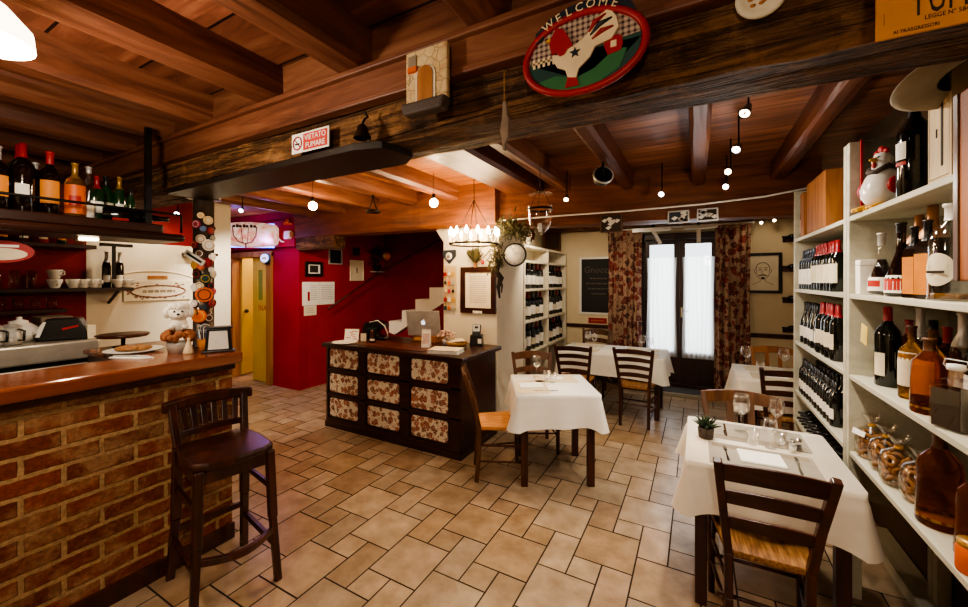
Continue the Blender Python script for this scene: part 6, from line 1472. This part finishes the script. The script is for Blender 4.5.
for k in range(20):
    a = 2.4*k; e = .35+1.1*k/20; L = .085; d = Vector((math.cos(a)*math.cos(e), math.sin(a)*math.cos(e), math.sin(e))); p0 = Vector((0,0,.05)); MB().tube([p0, p0+d*L*.5+Vector((0,0,.004)), p0+d*L], [.010,.009,.001], 6).build('leaf', M['leafd'], t)
# square table by the desk
CA = .50
def on2(x, y): return (-1.12 + x*math.cos(CA) - y*math.sin(CA), 3.29 + x*math.sin(CA) + y*math.cos(CA), ZT)
mat_('cream paper mat before the orange-seated chair on the square table', on2(-.19, -.08), CA-PI/2, .40, .27, M['matcream'])
mat_('cream paper mat on the far side of the square table', on2(.06, .18), CA+PI, .38, .25, M['matcream'])
p = on2(-.19, -.06); napkin('white folded napkin on the square table before the orange seat', (p[0], p[1], ZT+.002), CA+.1, .20, .15)
p = on2(.05, .19); napkin('white folded napkin on the far mat of the square table', (p[0], p[1], ZT+.002), CA-.1, .16, .10)
p = on2(-.08, -.22); cutlery('fork', 'fork beside the folded napkin on the square table', (p[0], p[1], ZT+.002), CA-PI/2)
p = on2(-.10, .08); cutlery('knife', 'knife beside the folded napkin on the square table', (p[0], p[1], ZT+.002), CA-PI/2)
wineglass('wine glass at the back corner of the square table, before the bookcase', on2(-.10, .24), 1.0)
tumb2('water glass next to the wine glass on the square table', on2(-.02, .12), 1.0)
tumb2('second water glass near the edge mat of the square table', on2(.02, .04), 1.0)
# long table
for k, x in enumerate((-1.32, -.62)):
    wineglass('wine glass on the %s end of the long table' % ['chalkboard', 'door'][k], (x, 5.42, ZT), 1.0); wineglass('second wine glass on the %s end of the long table' % ['chalkboard', 'door'][k], (x+.10, 5.36, ZT), .9)
    mat_('cream paper mat on the %s end of the long table' % ['chalkboard', 'door'][k], (x, 5.12, ZT+.0005), 0, .42, .27, M['matcream']); napkin('white napkin on the %s end mat of the long table' % ['chalkboard', 'door'][k], (x, 5.12, ZT+.003), .05)
    mat_('cream paper mat across the long table at its %s end' % ['chalkboard', 'door'][k], (x, 5.50, ZT+.0005), PI, .40, .20, M['matcream'])
# table under the portrait
wineglass('wine glass by the curtain on the table below the portrait', (.45, 4.90, ZT), 1.1); wineglass('wine glass by the shelving on the table below the portrait', (.77, 4.90, ZT), 1.1)
mat_('cream paper mat on the chair side of the table below the portrait', (.66, 4.52, ZT+.0005), 0, .42, .27, M['matcream']); napkin('white napkin on the chair-side mat below the portrait', (.66, 4.52, ZT+.003), 0)
mat_('cream paper mat on the far side of the table below the portrait', (.64, 4.86, ZT+.0005), PI, .42, .25, M['matcream'])
tumb2('water glass on the table below the portrait', (.56, 4.80, ZT), 1.0)
# ------------------------------------------------------------------ light
def point(name, loc, power, col, r=0.05):
    l = bpy.data.lights.new(name, 'POINT'); l.energy = power; l.color = col; l.shadow_soft_size = r
    o = bpy.data.objects.new(name, l); o.location = loc; COL.objects.link(o); return o
def spot(name, loc, tgt, power, col, ang=70, r=0.04, blend=0.6):
    l = bpy.data.lights.new(name, 'SPOT'); l.energy = power; l.color = col; l.spot_size = math.radians(ang); l.spot_blend = blend; l.shadow_soft_size = r
    o = bpy.data.objects.new(name, l); o.location = loc; COL.objects.link(o)
    o.rotation_euler = (Vector(tgt) - Vector(loc)).to_track_quat('-Z', 'Y').to_euler(); return o
def area(name, loc, tgt, sx, sy, power, col):
    l = bpy.data.lights.new(name, 'AREA'); l.shape = 'RECTANGLE'; l.size = sx; l.size_y = sy; l.energy = power; l.color = col
    o = bpy.data.objects.new(name, l); o.location = loc; COL.objects.link(o)
    o.rotation_euler = (Vector(tgt) - Vector(loc)).to_track_quat('-Z', 'Y').to_euler(); return o
WARM = (1.0, 0.72, 0.42); WARM2 = (1.0, 0.82, 0.60); COOL = (1.0, 0.94, 0.86)
area('daylight', (-0.23, 7.4, 1.5), (-0.23, 6.0, 1.2), 1.1, 2.2, 70, (0.92, 0.97, 1.0))
W = bpy.data.worlds.new('overcast_daylight'); SC.world = W; W.use_nodes = True
W.node_tree.nodes['Background'].inputs[0].default_value = (0.92, 0.97, 1.0, 1); W.node_tree.nodes['Background'].inputs[1].default_value = 2.6

# camera
cam = bpy.data.cameras.new('camera'); co = bpy.data.objects.new('camera', cam); COL.objects.link(co); SC.camera = co
co.location = (0, 0, 1.66); co.rotation_euler = (PI/2, 0, math.atan(213/390.))
cam.sensor_fit = 'HORIZONTAL'; cam.sensor_width = 36.0; cam.lens = 36.0*390.0/968.0
cam.shift_y = -23.5/968.0; cam.clip_start = 0.02
SC.view_settings.view_transform = 'AgX'
SC.view_settings.look = 'AgX - Medium High Contrast'
SC.view_settings.exposure = 0.0
# lamps
def lights():
    W1 = (1.0, 0.70, 0.40); W2_ = (1.0, 0.80, 0.58); C1 = (1.0, 0.90, 0.77)
    point('bulb_light', (-3.46, 2.67, 2.36), 34, W1)
    point('bulb_light', (-2.28, 3.14, 2.33), 20, W1)
    point('pendant_and_fill_light', (-1.78, 0.27, 2.20), 46, (1.0, .85, .68), 0.09)
    point('pendant_and_fill_light', (0.3, -1.4, 2.20), 66, (1.0, .85, .68), 0.09)  # fill light in the added, unseen pendant behind the camera
    for y, c in ((1.75, C1), (2.25, W2_), (2.85, C1), (3.84, C1)): spot('spot_light', (0.2, y, 2.42), (0.10, y-0.1, 0), 42, c, 120)
    spot('spot_light', (-.28, 3.80, 2.38), (-.7, 2.6, 0), 60, C1, 90)
    spot('spot_light', (-1.09, 3.62, 2.38), (-1.0, 3.0, 0), 40, W2_, 90)
    spot('spot_light', (-1.60, 4.70, 2.34), (-1.9, 5.6, 1.0), 60, W2_, 130)
    spot('spot_light', (-1.0, 5.0, 2.5), (-1.3, 6.6, 1.3), 18, W2_, 110)  # added spot without a fixture, brightens the chalkboard wall
    spot('spot_light', (.82, 6.0, 2.48), (.80, 6.6, 1.6), 5, W2_, 120)
    spot('spot_light', (-4.40, 2.48, 2.38), (-5.4, 3.6, 0.4), 130, C1, 110)
    spot('spot_light', (-4.85, 2.07, 2.32), (-5.3, 2.1, 1.4), 22, W2_, 150)
    spot('downlight', (-2.97, 0.85, 1.84), (-3.2, 0.9, 1.0), 16, W2_, 150)
    point('chandelier_light', (-2.03, 3.50, 2.18), 40, W1, 0.2)
    point('corridor_light', (-6.5, 4.6, 2.4), 70, W2_)
    point('blue_tube_light', (-6.22, 3.42, 2.36), 16, (.30, .28, 1.0), 0.08)
    point('blue_tube_light', (-5.45, 3.45, 2.20), 5, (.45, .25, 1.0), 0.08)
    spot('shelf_light', (-0.1, 2.6, 2.5), (0.9, 2.2, 1.2), 30, C1, 130)
    point('ceiling_fill_light', (0.2, 2.9, 2.15), 14, C1, 0.06)  # added uplight without a fixture, brightens the rear ceiling
lights()
